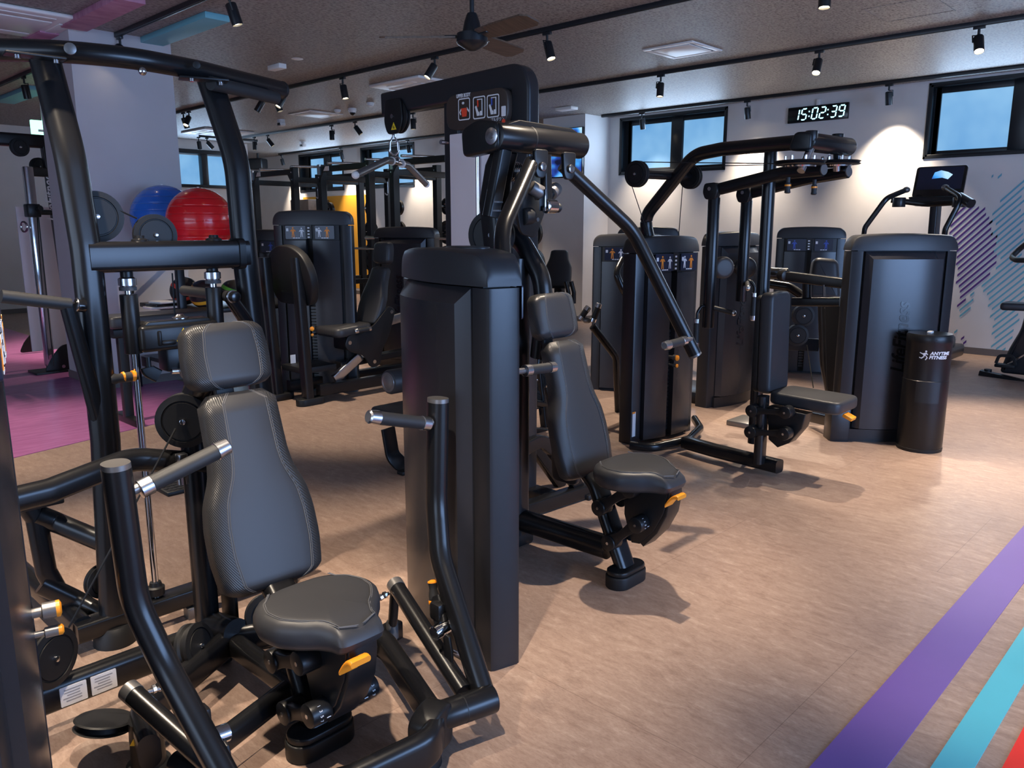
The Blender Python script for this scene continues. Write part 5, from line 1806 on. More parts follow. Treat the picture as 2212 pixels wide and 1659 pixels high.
sd = part('side_plate', B().prism(side, .02, (ps, (1, 0, 0), (0, 0, 1)), bev=.004), 'black_metal', m5)
for dx_, dz_ in ((-.09, 0), (.38, .24), (.17, -.2)):
    part('bolt', B().cyl(ps + V((dx_, -.018, dz_)), ps + V((dx_, -.01, dz_)), .018, n=12), 'steel', sd)
part('carriage', B().box((ps.x + .1, 6.07, ps.z + .0), (.36, .26, .16), bev=.02), 'black_metal', m5)
part('strut', B().tube([at(722, 820, Y=5.93), at(778, 768, Y=5.93)], rrect(.05, .085, .01)), 'aluminium', m5)
part('rear_arm', B().tube([at(815, 700, Y=5.95), at(885, 680, Y=5.95)], rrect(.04, .09, .01)), 'aluminium', m5)
for y, pa, pb in ((5.84, (766, 716), (800, 710)), (6.24, (688, 700), (722, 694))):
    grip(m5, at(*pa, Y=y), at(*pb, Y=y), .02, 'side_handle', .025, 'grip_rubber')
part('manual_label', B().box(at(633, 776, Y=6.18), (.05, .004, .08)), 'white_label', m5)

# ================================================================ pec fly
m8 = thing('pec_fly_machine', 'black fly machine with overhead curved tube, hanging arms and upright grey seat', 'exercise machine', (4.5, 2.5, 0))
tower(m8, 4.79, 3.14, R(-97.5), H=1.44, W=.66, front=True, letters=False)
ohp = [(4.72, 3.20, 1.40), at(1392, 470, X=4.70), at(1500, 334, X=4.68), at(1560, 322, X=4.64), at(1740, 306, X=4.52)]
part('overhead_tube', B().tube(ohp, oval(.085, .085), rad=.22, n=10), 'black_tube', m8)
ux = at(1650, 600, Y=2.36)
part('upright', B().tube([(ux.x, 2.36, .10), (ux.x, 2.36, 1.0), (ux.x + .01, 2.37, at(1665, 322, Y=2.36).z)], oval(.085, .075), rad=.2, up=(0, 1, 0)), 'black_tube', m8)
hl, hr = at(1742, 306, Y=1.99), at(1834, 318, Y=1.93)
hbm = part('head_beam', B().cyl(hl, hr, .052, n=28, bev=.008), 'black_tube', m8)
part('head_end', B().prism(smooth_outline([(-.07, -.045), (.06, -.055), (.06, .05), (-.04, .055)], 4, .03), .07, (hl + V((.0, .02, 0)), (0, -1, 0), (0, 0, 1)), bev=.014), 'black_metal', hbm)
DC = []
for k, (px, ty) in enumerate(((1752, 290), (1809, 297))):
    hx = at(px, 306, Y=1.97)
    part('pivot_stub', B().cyl((hx.x, 1.97, hx.z), (hx.x, 1.97, at(px, ty - 8, Y=1.97).z), .033, n=24, bev=.003), 'black_metal', hbm)
    dcx = at((1728, 1806)[k], 349, Y=1.98)
    DC.append(dcx)
    pu = part('cam_pulley', B().lathe(dcx + V((0, 0, -.018)), (0, 0, 1), [(0, .05), (0, .13), (.003, .138), (.011, .128), (.019, .138), (.022, .13), (.022, .05)], 36), 'black_metal', m8)
    part('cam_plate', B().lathe(dcx + V((0, 0, -.03)), (0, 0, 1), [(0, .02), (0, .085), (.008, .088), (.010, .08), (.012, .03)], 30), 'chrome', pu)
    part('cam_shaft', B().cyl((hx.x, 1.97, hx.z - .04), (dcx.x + .02, dcx.y, dcx.z - .05), .022, n=18), 'steel', pu)
    bo_ = B()
    for a in range(6):
        bo_.cyl(dcx + V((.075 * math.cos(a), .075 * math.sin(a), .004)), dcx + V((.075 * math.cos(a), .075 * math.sin(a), .03)), .009, n=8)
    part('cam_bolts', bo_, 'chrome', pu)
for k, (e0, m_, e1, low, hz) in enumerate((((1778, 366), (1690, 374), (1556, 408), (1538, 706), 652), ((1832, 371), (1745, 386), (1626, 416), (1606, 650), 645))):
    yy = 2.62
    p0, pm, p1 = at(*e0, Y=1.93), at(*m_, Y=2.20), at(*e1, Y=yy)
    part('swing_arm', B().tube([p0, pm, p1], oval(.06, .075), rad=.25, n=8), 'black_tube', m8)
    part('arm_end', B().cyl(p0 + (p0 - pm).normalized() * .002, p0 + (p0 - pm).normalized() * .008, .03, n=20), 'bracket_grey', m8)
    hg = part('hinge_block', B().prism(smooth_outline([(-.05, .045), (.03, .05), (.05, .0), (.03, -.055), (-.04, -.055), (-.06, -.01)], 4, .018), .055, (p1 + V((-.02, .04, -.01)), (0, -1, 0), (0, 0, 1)), bev=.006), 'black_metal', m8)
    part('bolt', B().cyl(p1 + V((-.05, .045, 0)), p1 + V((-.06, .045, 0)), .012, n=12), 'steel', hg)
    va = at(*low, Y=yy + .04)
    v0 = p1 + V((0, .04, -.05))
    part('drop_arm', B().cyl(v0, (v0.x, v0.y, va.z), .038, n=26, bev=.003), 'black_tube', m8)
    base = V((v0.x, v0.y, va.z + .06))
    s = -1 if k == 0 else 1
    gx = base + V((-.075, .04, 0)) if k == 0 else base + V((.03, -.08, 0))
    part('grip_hook', B().tube([base + V((0, 0, .06)), base + V(((gx - base).x * .6, (gx - base).y * .6, .09)), gx + V((0, 0, .04)), gx], .010, rad=.05), 'black_tube', m8)
    grip(m8, gx + V((0, 0, -.19)), gx + V((0, 0, .0)), .019, 'hand_grip', .028)
    q0 = base + V((.01, -.03, .07))
    part('short_handle', B().cyl(q0, q0 + (V((.06, -.11, -.03)) if k == 0 else V((-.10, -.06, -.03))), .016, n=16), 'grip_rubber', m8)
    q1 = q0 + (V((.06, -.11, -.03)) if k == 0 else V((-.10, -.06, -.03)))
    part('handle_tip', B().ball(q1, .019, 14, 10), 'aluminium', m8)
    part('range_plunger', B().lathe(at((1703, 1760)[k], (383, 388)[k], Y=2.1), (0, 0, -1), [(0, .012), (.03, .012), (.035, .017), (.07, .015), (.085, .018), (.09, .01)], 18), 'grip_rubber', m8)
    part('plunger_ring', B().lathe(at((1703, 1760)[k], (383, 388)[k], Y=2.1) + V((0, 0, -.04)), (0, 0, -1), [(0, .018), (.010, .018)], 18), 'orange', m8)
# cable wheels on the axle across the tube
w0, w1 = at(1376, 376, Y=3.02), at(1492, 382, Y=3.02)
part('wheel_axle', B().cyl(w0, w1, .028, n=18), 'black_tube', m8)
pulley(m8, w0, (w1 - w0), .082, .045)
pulley(m8, w1, (w1 - w0), .082, .045)
part('cable', B().cyl(w0 + V((.02, 0, .075)), DC[0] + V((0, .12, -.005)), .003, n=6), 'rubber', m8)
part('cable', B().cyl(w1 + V((.0, 0, .07)), DC[1] + V((0, .12, -.008)), .003, n=6), 'rubber', m8)
part('cable', B().cyl(w0 + V((0, .06, -.02)), (4.60, 3.12, 1.42), .003, n=6), 'rubber', m8)
part('cable', B().cyl(w1 + V((0, .06, -.02)), (4.93, 3.10, 1.42), .003, n=6), 'rubber', m8)
# base loop and beam
lp = [at(1362, 962, Z=.06), at(1410, 968, Z=.06), at(1488, 950, Z=.06), at(1513, 925, Z=.06), at(1500, 905, Z=.06)]
part('base_loop', B().tube(lp, oval(.05, .06), rad=.15, n=8), 'black_tube', m8)
bp_ = [at(1480, 955, Z=.07), at(1540, 972, Z=.07), at(1684, 1008, Z=.07)]
part('base_beam', B().tube(bp_, rrect(.085, .08, .02), rad=.2), 'black_tube', m8)
sx = at(1640, 1000, Z=.08)
part('seat_post', B().tube([(sx.x, sx.y, .08), (sx.x, sx.y, .50)], oval(.09, .06), up=(0, 1, 0)), 'black_tube', m8)
fx = at(1612, 908, Z=.03)
part('floor_plate', B().box((fx.x, fx.y, .02), (.26, .2, .04), bev=.008), 'bracket_grey', m8)
bx = at(1692, 740, Y=2.14)
part('back_pad', B().prism(smooth_outline([(-.135, 0), (.135, 0), (.125, .62), (-.125, .62)], 5, .05), .085, (V((bx.x, 2.19, at(1680, 848, Y=2.15).z)), (1, 0, 0), (0, .03, 1)), bev=.022, seg=4), 'vinyl', m8)
part('pad_plate', B().prism(smooth_outline([(-.12, 0), (.12, 0), (.11, .60), (-.11, .60)], 5, .05), .03, (V((bx.x, 2.25, at(1680, 848, Y=2.15).z)), (1, 0, 0), (0, .03, 1)), bev=.006), 'rubber', m8)
sz_ = at(1760, 858, Y=1.95)
part('seat', B().prism(smooth_outline([(-.165, -.24), (.165, -.24), (.155, .20), (-.155, .20)], 5, .07), .075, (V((bx.x, 1.95, sz_.z)), (1, 0, 0), (0, 1, .02)), bev=.022, seg=4), 'vinyl', m8)
car8 = part('seat_carriage', B().prism([(-.02, -.04), (-.26, -.05), (-.24, -.14), (-.17, -.24), (-.10, -.28), (-.04, -.24)], .10, (V((sx.x + .05, 2.14, sz_.z)), (0, 1, 0), (0, 0, 1)), bev=.006), 'black_metal', m8)
part('seat_lever', B().box((bx.x - .02, 1.70, sz_.z - .065), (.07, .06, .022), rot=Matrix.Rotation(.4, 3, 'X'), bev=.006), 'orange', m8, 'orange seat adjustment lever')
for zc, a in ((.0, (1625, 887)), (1, (1622, 933))):
    p0 = at(*a, X=sx.x - .07); p1 = at(a[0] + 72, a[1] + 4, X=sx.x - .07)
    d = p1 - p0; L = d.length; dn = d.normalized(); un = V((1, 0, 0)).cross(dn)
    out = [(L * i / 12, .016 + .014 * (-1 + i / 6) ** 2) for i in range(13)]
    lk_ = part('link', B().prism([(x, w) for x, w in out] + [(x, -w) for x, w in reversed(out)], .02, (p0, dn, un), bev=.003), 'black_metal', m8)
    for p in (p0, p1):
        part('pivot_disc', B().cyl(p + V((.05, 0, 0)), p + V((-.018, 0, 0)), .038, n=26, bev=.004), 'black_metal', lk_)
        part('bolt', B().cyl(p + V((-.018, 0, 0)), p + V((-.021, 0, 0)), .007, n=10), 'steel', lk_)
part('manual_label', B().box(at(1369, 917, Y=3.04), (.035, .004, .17)), 'white_label', m8)
part('label_band', B().box(at(1369, 892, Y=3.037), (.033, .004, .012)), 'sign_orange', m8)

# ================================================================ shrouded machines further back
def station(name, label, cx, cy, phi, H=1.44, W=.66, **k):
    m = thing(name, label, 'exercise machine', (cx, cy, 0), None)
    tower(m, cx, cy, phi, H=H, W=W, **k)
    return m


m9 = station('abductor_machine', 'dark blue-grey shrouded machine with lettering, behind the hanging arms of the fly machine', 6.17, 3.36, R(84), H=1.46)
for dx in (-.16, .09):
    q = at(1560 + (0 if dx < 0 else 50), 578, Y=3.1)
    p = part('knee_pad', B().prism(circ(.085, 24), .10, (q, V((.8, -.6, 0)), (0, 0, 1)), bev=.03, seg=4), 'vinyl', m9)
part('pad_bar', B().cyl(at(1560, 575, Y=3.17), at(1614, 580, Y=3.17), .02, n=12), 'aluminium', m9)
part('base', B().box((6.17, 3.70, .05), (.5, .5, .1), bev=.01), 'black_metal', m9)

m12 = station('biceps_machine', 'black shrouded machine with orange figure panel, partly hidden by the sloping press arm', 6.03, 4.30, math.atan2(-.58, -.81), front=True, letters=False)
part('elbow_bar', B().tube([at(1345, 560, D=6.9), at(1330, 590, D=6.8), at(1345, 625, D=6.8), at(1360, 650, D=6.9)], .03, rad=.1), 'black_tube', m12)
for a, b_ in (((1295, 655), (1280, 695)), ((1272, 662), (1253, 690))):
    grip(m12, at(*a, D=6.2), at(*b_, D=6.2), .024, 'hand_grip', .03)
part('grip_joint', B().ball(at(1268, 692, D=6.2), .03, 16, 10, (1.2, 1.2, .8)), 'bracket_grey', m12)
part('movement_arm', B().tube([at(1280, 705, D=6.2), at(1330, 770, D=6.3), at(1335, 890, D=6.4)], oval(.05, .06), rad=.1), 'black_tube', m12)
q = at(1180, 880, D=6.0)
part('low_frame', B().tube([at(1150, 935, D=5.7), at(1230, 945, D=6.0)], rrect(.06, .09, .01)).tube([at(1165, 800, D=5.9), at(1180, 935, D=5.9)], rrect(.06, .06, .01)), 'black_tube', m12)
part('frame_link', B().tube([at(1155, 870, D=5.8), at(1215, 880, D=6.1)], oval(.05, .06)), 'black_tube', m12)
for x, y in ((1163, 820), (1158, 862)):
    pulley(m12, at(x, y, D=5.9), (-1, -.5, 0), .075, .04)
part('back_frame', B().tube([at(1195, 690, D=6.0), at(1165, 760, D=6.0), at(1150, 900, D=5.9)], oval(.05, .07), rad=.2), 'black_tube', m12)

m13 = station('leg_curl_machine', 'black machine whose rounded shroud top peeks over the fly machine', 7.35, 5.0, math.atan2(-.5, -.86), H=1.5, front=True, letters=False)
m10 = station('triceps_machine', 'black machine with dim pictogram panel standing in front of the lit white wall', 8.05, 3.50, math.atan2(-.40, -.92), H=1.50, W=.66, front=True, letters=False, style='dim')
q = at(1778, 600, D=7.2)
part('chest_pad', B().prism(smooth_outline([(-.13, -.20), (.15, -.20), (.11, .16), (-.10, .18)], 5, .06), .22, (q, V((.5, -.86, 0)), V((.1, .05, 1))), bev=.05, seg=5), 'vinyl', m10)
part('pad_support', B().tube([at(1790, 640, D=7.3), at(1812, 830, D=7.3)], rrect(.12, .14, .02)), 'black_tube', m10)
for x, y in ((1735, 682), (1722, 724)):
    pulley(m10, at(x, y, D=7.0), (-1, -.75, 0), .095, .05)
part('low_frame', B().tube([at(1700, 742, D=7.2), at(1765, 745, D=7.4)], rrect(.05, .12, .01)), 'black_tube', m10)

m11 = station('seated_row_machine', 'big grey shrouded machine with black lettering, beside the wipe dispenser', 5.904, 1.926, R(46.6), H=1.455, W=.75)
part('arm_beam', B().tube([at(1655, 590, D=6.2), at(1700, 592, D=6.2)], oval(.07, .09)), 'black_tube', m11)
part('beam_knob', B().cyl(at(1688, 594, D=6.05), at(1700, 596, D=5.98), .045, n=22, bev=.006), 'black_metal', m11)
part('swing_beam', B().tube([at(1700, 597, D=6.0), at(1822, 612, D=5.75)], rrect(.06, .075, .012)), 'black_tube', m11)
part('low_beam', B().tube([at(1712, 652, D=6.0), at(1815, 652, D=5.8)], rrect(.06, .065, .012)), 'black_tube', m11)
part('link_post', B().cyl(at(1743, 608, D=5.95), at(1743, 645, D=5.95), .032, n=16), 'black_metal', m11)
part('eye_bolt', B().cyl(at(1780, 615, D=5.8), at(1780, 640, D=5.8), .010, n=10), 'chrome', m11)
part('rear_beam', B().tube([at(1650, 612, D=6.5), at(1705, 620, D=6.4), at(1735, 640, D=6.3)], oval(.07, .07), rad=.1), 'black_tube', m11)
shell = smooth_outline([(-.09, .34), (.10, .36), (.16, -.42), (.06, -.50), (-.03, -.18)], 4, .05)
part('side_shell', B().prism(shell, .06, (at(1785, 740, D=6.1), V((.75, -.66, 0)), (0, 0, 1)), bev=.015), 'tower_plastic', m11)
part('cable', B().cyl(at(1743, 745, D=6.3), at(1757, 838, D=6.1), .004, n=6), 'rubber', m11)
part('cable', B().cyl(at(1782, 665, D=6.0), at(1786, 840, D=6.0), .004, n=6), 'rubber', m11)
part('foot_block', B().box(at(1808, 915, D=5.55), (.16, .14, .30), rot=.7, bev=.02), 'tower_plastic', m11)
part('base_bar', B().tube([at(1755, 900, D=5.9), at(1800, 910, D=5.6)], rrect(.07, .08, .012)), 'black_tube', m11)

m6 = station('leg_extension_machine', 'dark shrouded machine right behind the back pad of the leg press', 5.42, 6.75, R(20), H=1.50, W=.74)
m7 = station('calf_machine', 'small dark shroud left of the leg press tower, behind its foot plate', 4.42, 7.95, R(215), H=1.47, front=True, letters=False, style='dim')
# chair of another machine by the white pier
mc = thing('torso_machine', 'small black machine seat with thin handles in front of the white pier', 'exercise machine', (8.7, 7.2, 0))
q = at(1205, 585, D=11.4)
cushion(mc, 'back_pad', [(0, .16), (.05, .19), (.30, .19), (.42, .14), (.55, .12)], .08, (q + V((0, 0, -.25)), V((.55, -.83, 0)), V((.25, .15, .95))), seams=False)
part('pillar', B().tube([q + V((.1, .05, -.2)), (q.x + .12, q.y + .06, .03)], rrect(.10, .14, .02), up=(0, 1, 0)), 'black_tube', mc)
for dx in (1228, 1240):
    a, b_ = at(dx, 632, D=11.1), at(dx - 6, 608, D=11.1)
    part('handle', B().tube([a + V((0, 0, -.15)), a, b_], .03, rad=.05), 'black_tube', mc)
part('seat', B().box((q.x - .1, q.y - .08, .50), (.42, .42, .08), bev=.03, rot=.5), 'vinyl', mc)
part('base', B().box((q.x, q.y, .04), (.6, .5, .08), rot=.5, bev=.01), 'black_metal', mc)

# ================================================================ wipe dispenser
bp0 = at(1983, 961, Z=0)
bp0 = V((bp0.x - .085, bp0.y - .03, 0))
wd = thing('wipe_dispenser', 'black cylindrical wipe dispenser with white logo, standing by the lettered shroud', 'wipe dispenser', bp0)
HT = .80
rr = .142
dirc = (EYE - bp0); dirc.z = 0; dirc.normalize()
rgt = V((-dirc.y, dirc.x, 0))
part('body', B().lathe(bp0, (0, 0, 1), [(0, rr * .96), (.012, rr * .98), (.02, rr), (.49, rr), (.492, rr * .985), (HT - .06, rr * .985), (HT - .055, rr * 1.0), (HT - .012, rr * 1.0), (HT, rr * .95), (HT, .02)], 48), 'black_metal', wd)
part('base_ring', B().lathe(bp0, (0, 0, 1), [(0, rr * 1.0), (.022, rr * 1.02), (.024, rr * .99)], 48), 'rubber', wd)


def on_cyl(b, r, lat0=0.0):
    """wrap a flat XY mesh round the dispenser: x = arc length from the camera-facing line"""
    for v in b.bm.verts:
        a = (v.co.x + lat0) / r
        d = dirc * math.cos(a) + rgt * math.sin(a)
        z = v.co.y
        k = r + v.co.z
        v.co = V((bp0.x, bp0.y, 0)) + d * k + V((0, 0, z))
    return b


win = B()
for i in range(13):
    pass
rings = []
for i in range(15):
    x = -.055 + .150 * i / 14
    rings.append([(x, .345, -.01), (x, .49, -.01), (x, .49, .0012), (x, .345, .0012)])
part('waste_opening', on_cyl(B().loft(rings), rr), 'gap_black', wd)
part('top_clip', B().box(V((bp0.x, bp0.y, HT + .006)) + rgt * .0, (.05, .03, .016), bev=.005), 'white_plastic', wd)
part('keyhole', on_cyl(B().prism(circ(.008, 12), .003, (V((-.07, .26, .001)), (1, 0, 0), (0, 1, 0))), rr), 'gap_black', wd)
part('lid_screw', on_cyl(B().prism(circ(.005, 10), .003, (V((.045, HT - .03, .001)), (1, 0, 0), (0, 1, 0))), rr), 'gap_black', wd)
t1 = text_bm('ANYTIME', .030, .0005, .18, 1.02, .0012)
t2 = text_bm('FITNESS', .030, .0005, .18, 1.08, .0012)
for v in t1.bm.verts: v.co += V((.012, .672, .0012))
for v in t2.bm.verts: v.co += V((.006, .645, .0012))
part('lettering', on_cyl(t1, rr), 'white_label', wd)
part('lettering', on_cyl(t2, rr), 'white_label', wd)
rm = B()
f0 = (V((0, 0, .0015)), (1, 0, 0), (0, 1, 0))
def P2(p): rm.prism([(x * .9 - .022, y * .9 + .668) for x, y in p], .001, f0)
P2([(.010 + .007 * math.cos(a * PI / 5), .028 + .007 * math.sin(a * PI / 5)) for a in range(10)])
P2([(-.012, .012), (.012, .020), (.008, -.004), (-.004, -.008)])
P2([(-.012, .012), (-.030, .020), (-.032, .014), (-.010, .004)])
P2([(.012, .020), (.024, .006), (.020, .002), (.008, .010)])
P2([(-.004, -.008), (-.020, -.020), (-.034, -.016), (-.032, -.023), (-.016, -.028), (.004, -.010)])
P2([(.008, -.004), (.016, -.018), (.006, -.034), (.012, -.036), (.024, -.018), (.012, -.002)])
part('runner_mark', on_cyl(rm, rr), 'white_label', wd)

# ================================================================ treadmill by the wall
tm = thing('treadmill', 'black treadmill with lit console screen, facing the white wall with the high windows', 'treadmill', (9.0, 2.85, 0))
cc = at(2030, 393, X=9.45)
tx = V((0, -1, 0))
tilt = V((.28, 0, .96)).normalized()
cons = part('console', B().prism(rrect(.50, .34, .03), .03, (cc, tx, tilt), bev=.006), 'letter_black', tm)
fsc = (cc - V((.96, 0, -.28)) * .0165, tx, tilt)
part('screen', B().prism(rrect(.44, .24, .01), .003, (fsc[0] + tilt * .035, tx, tilt)), 'sign_navy', cons)
part('screen_picture', B().prism([(-.08, -.02), (-.06, .05), (.0, .07), (.07, .05), (.12, .02), (.08, -.03), (.02, -.01)], .002, (fsc[0] + tilt * .05 - V((.96, 0, -.28)) * .002, tx, tilt)), 'screen', cons)
part('console_tray', B().prism(smooth_outline([(-.27, .03), (.27, .03), (.22, -.05), (-.22, -.05)], 4, .03), .12, (cc - tilt * .20 + V((-.03, 0, 0)), tx, tilt), bev=.02), 'tower_plastic', tm)
part('column', B().tube([cc + V((.02, .02, -.22)), (9.55, cc.y + .03, .9), (9.75, cc.y + .05, .12)], rrect(.16, .08, .02), rad=.3, up=(0, 1, 0)), 'tower_plastic', tm)
for s, pts in ((1, ((1958, 410), (1915, 428), (1868, 492))), (-1, ((2042, 405), (2078, 428), (2042, 495)))):
    x0 = 8.9
    ps = [at(pts[0][0], pts[0][1], X=9.25), at(pts[1][0], pts[1][1], X=9.0), at(pts[2][0], pts[2][1], X=8.95)]
    low = V((9.1, ps[2].y + (.12 if s > 0 else .1), .14))
    part('handrail', B().tube([ps[0], ps[1], ps[2], low], oval(.045, .055), rad=.12, n=8), 'black_tube', tm)
    part('rail_grip', B().ball(ps[0], .032, 14, 10, (1.3, 1.2, 1)), 'bracket_grey', tm)
    cp = at((1942, 2072)[0 if s > 0 else 1], 437, X=9.2)
    part('cup_holder', B().cyl(cp + V((0, 0, -.05)), cp + V((0, 0, .05)), .065, n=22, bev=.006), 'tower_plastic', tm)
part('cross_bar', B().tube([at(1925, 432, X=9.2), at(2000, 441, X=9.3), at(2095, 436, X=9.15)], oval(.05, .06), rad=.2), 'black_tube', tm)
part('right_housing', B().tube([at(2072, 425, X=9.1), at(2098, 440, X=9.0)], oval(.10, .09)), 'tower_plastic', tm)
part('deck', B().box((9.25, 2.90, .13), (1.5, .86, .14), bev=.03), 'tower_plastic', tm)
part('belt', B().box((9.0, 2.90, .205), (.9, .52, .014)), 'rubber', tm)
part('motor_cover', B().box((9.55, 2.90, .22), (.45, .80, .22), bev=.06, seg=3), 'tower_plastic', tm)
for yy in (2.55, 3.25):
    part('foot', B().cyl((9.6, yy, 0), (9.6, yy, .08), .04, n=14), 'rubber', tm)
    part('foot', B().cyl((8.6, yy, 0), (8.6, yy, .08), .04, n=14), 'rubber', tm)

# ================================================================ upright bike at the frame edge
bk = thing('exercise_bike', 'black upright exercise bike in front of the wall mural', 'exercise bike', (9.25, 1.9, 0))
by = at(2160, 700, X=9.2)
part('base_tube', B().tube([at(2118, 808, X=9.15), at(2180, 822, X=9.10), at(2290, 850, X=9.05)], rrect(.09, .09, .02)), 'black_tube', bk)
fp0 = at(2132, 818, X=9.15)
part('levelling_foot', B().cyl((fp0.x, fp0.y, 0), (fp0.x, fp0.y, .07), .035, n=14), 'rubber', bk)
body = smooth_outline([(-.16, .05), (.42, .05), (.42, .62), (.16, .80), (.02, .80), (-.02, .5), (-.10, .3)], 4, .05)
b0 = at(2200, 815, X=9.2)
part('body_shell', B().prism(body, .20, (V((9.2, b0.y, .0)), (0, -1, 0), (0, 0, 1)), bev=.04, seg=4), 'tower_plastic', bk)
part('seat', B().prism(smooth_outline([(-.16, -.13), (.12, -.05), (.12, .05), (-.16, .13)], 4, .05), .08, (V((9.2, at(2205, 662, X=9.2).y, at(2205, 662, X=9.2).z)), (0, -1, 0), (1, 0, 0)), bev=.03), 'vinyl', bk)
part('seat_stem', B().cyl((9.2, b0.y - .05, .75), (9.2, at(2205, 662, X=9.2).y, at(2205, 662, X=9.2).z), .03, n=16), 'aluminium', bk)
part('handlebar', B().tube([at(2225, 520, X=9.2), at(2200, 540, X=9.25), at(2184, 556, X=9.2), at(2195, 562, X=9.1), at(2225, 562, X=9.05)], .026, rad=.08, n=8), 'grip_rubber', bk)
part('handle_post', B().tube([(9.2, b0.y - .42, .6), at(2238, 545, X=9.2)], oval(.06, .09)), 'black_tube', bk)
pe = at(2172, 790, X=9.05)
part('pedal', B().box(pe, (.10, .18, .035), bev=.01), 'rubber', bk)
part('pedal_strap', B().tube([pe + V((-.03, .08, .02)), pe + V((-.03, .06, .10)), pe + V((-.03, -.06, .11)), pe + V((-.03, -.09, .02))], rrect(.03, .006, .002), rad=.04, up=(1, 0, 0)), 'rubber', bk)
part('crank', B().tube([pe + V((.05, 0, 0)), (9.1, b0.y - .12, .32)], rrect(.03, .02, .005)), 'steel', bk)

# ================================================================ squat racks along the far bay
def rack(y0, y1, label, xf=6.32, xb=7.45, Hh=2.32):
    t = thing('squat_rack', label, 'squat rack', ((xf + xb) / 2, (y0 + y1) / 2, 0), 'squat racks in the far bay')
    for x in (xf, xb):
        for y in (y0, y1):
            u = part('upright', B().box((x, y, Hh / 2 + .01), (.09, .09, Hh), bev=.004, seg=1), 'black_metal', t)
            hb_ = B()
            for k in range(16):
                hb_.box((x - .0455, y, .45 + .11 * k), (.003, .016, .016))
            part('adjustment_holes', hb_, 'gap_black', u)
            part('base_foot', B().box((x, y, .015), (.16, .14, .03), bev=.004, seg=1), 'black_metal', u)
            part('gusset', B().prism([(-.0, 0), (.16, 0), (0, -.20)], .012, (V((x - .045, y, Hh - .02)), (0, 1 if y == y0 else -1, 0), (0, 0, 1))), 'black_metal', u)
            part('rack_bolts', B().box((x - .048, y, Hh - .06), (.012, .018, .018)).box((x - .048, y, Hh - .16), (.012, .018, .018)), 'steel', u)
    for x in (xf, xb):
        part('cross_member', B().box((x, (y0 + y1) / 2, Hh - .05), (.07, y1 - y0, .075), bev=.004, seg=1), 'black_metal', t)
    for y in (y0, y1):
        part('side_member', B().box(((xf + xb) / 2, y, Hh - .16), (xb - xf, .07, .075), bev=.004, seg=1), 'black_metal', t)
        part('side_member', B().box(((xf + xb) / 2, y, .10), (xb - xf, .07, .075), bev=.004, seg=1), 'black_metal', t)
    for y in (y0 + .12, y1 - .12):
        part('pull_up_grip', B().cyl((xf + .02, y, Hh + .03), (xf + .55, y, Hh + .05), .018, n=12), 'aluminium', t)
    part('cap_strip', B().box((xf - .05, y1 - .02, Hh - .06), (.02, .05, .14)), 'aluminium', t)
    for y in (y0, y1):
        part('safety_arm', B().box(((xf + xb) / 2, y, .72), (xb - xf, .05, .07), bev=.004, seg=1), 'black_metal', t)
    part('name_plate', B().box((xf - .042, y1 - .16, Hh - .05), (.008, .16, .06)), 'white_plastic', t)
    hk = B()
    for k in range(3):
        hk.tube([(xb - .1, y1 - .12 - .12 * k, Hh - .18), (xb - .1, y1 - .12 - .12 * k, Hh - .34), (xb - .13, y1 - .14 - .12 * k, Hh - .38), (xb - .15, y1 - .12 - .12 * k, Hh - .34)], .008, rad=.02)
    part('hooks', hk, 'aluminium', t)
    return t


racks = [rack(10.38, 11.50, 'black squat rack furthest left, in front of the beige bay and the white wall'), rack(8.58, 9.68, 'black squat rack in the middle, before the orange wall panel'), rack(6.96, 8.08, 'black squat rack half hidden behind the pulldown shield')]
# weight plates on the storage pegs of each rack
def disc_bm(c, r, th):
    b = B()
    prof = [(0, .03), (0, r * .55), (.008, r * .58), (.012, r * .78), (.0, r * .84), (.003, r), (th - .003, r), (th, r * .84), (th, .03)]
    rings = [[c + V((h - th / 2, q * math.cos(2 * PI * i / 26), q * math.sin(2 * PI * i / 26))) for i in range(26)] for h, q in prof]
    return b._faces(rings, False, True)


n = 0
spots = []
for y0, y1 in ((10.38, 11.5), (8.58, 9.68), (6.96, 8.08)):
    for y in (y0, y1):
        s = 1 if y == y0 else -1
        for z, r in ((1.78, .115), (1.42, .165), (1.02, .215), (.55, .225)):
            spots.append((7.70, y + .0, z, r))
where = {10.38: 'on the right post of the leftmost rack', 11.5: 'on the left post of the leftmost rack', 8.58: 'on the right post of the middle rack', 9.68: 'on the left post of the middle rack', 6.96: 'on the right post of the rack behind the pulldown', 8.08: 'on the left post of the rack behind the pulldown'}
lvl = {.115: 'small top', .165: 'medium second', .215: 'large third', .225: 'large lowest'}
for x, y, z, r in spots:
    c = V((x - .07, y, z))
    t = thing('weight_plate', 'black %s weight plate stored %s' % (lvl[r], where[y]), 'weight plate', (c.x, c.y, c.z - r), 'stored weight plates')
    part('disc', disc_bm(c, r, .05), 'iron', t)
    part('hub_ring', B().torus(c + V((-.027, 0, 0)), (1, 0, 0), .036, .005, 24, 8), 'steel', t)
for rk in racks:
    pg = B()
    yA = rk.location.y
    for y in (yA - .556, yA + .556):
        for z in (1.78, 1.42, 1.02, .55):
            pg.cyl((7.48, y, z), (7.72, y, z), .022, n=12)
    part('storage_pegs', pg, 'steel', rk)
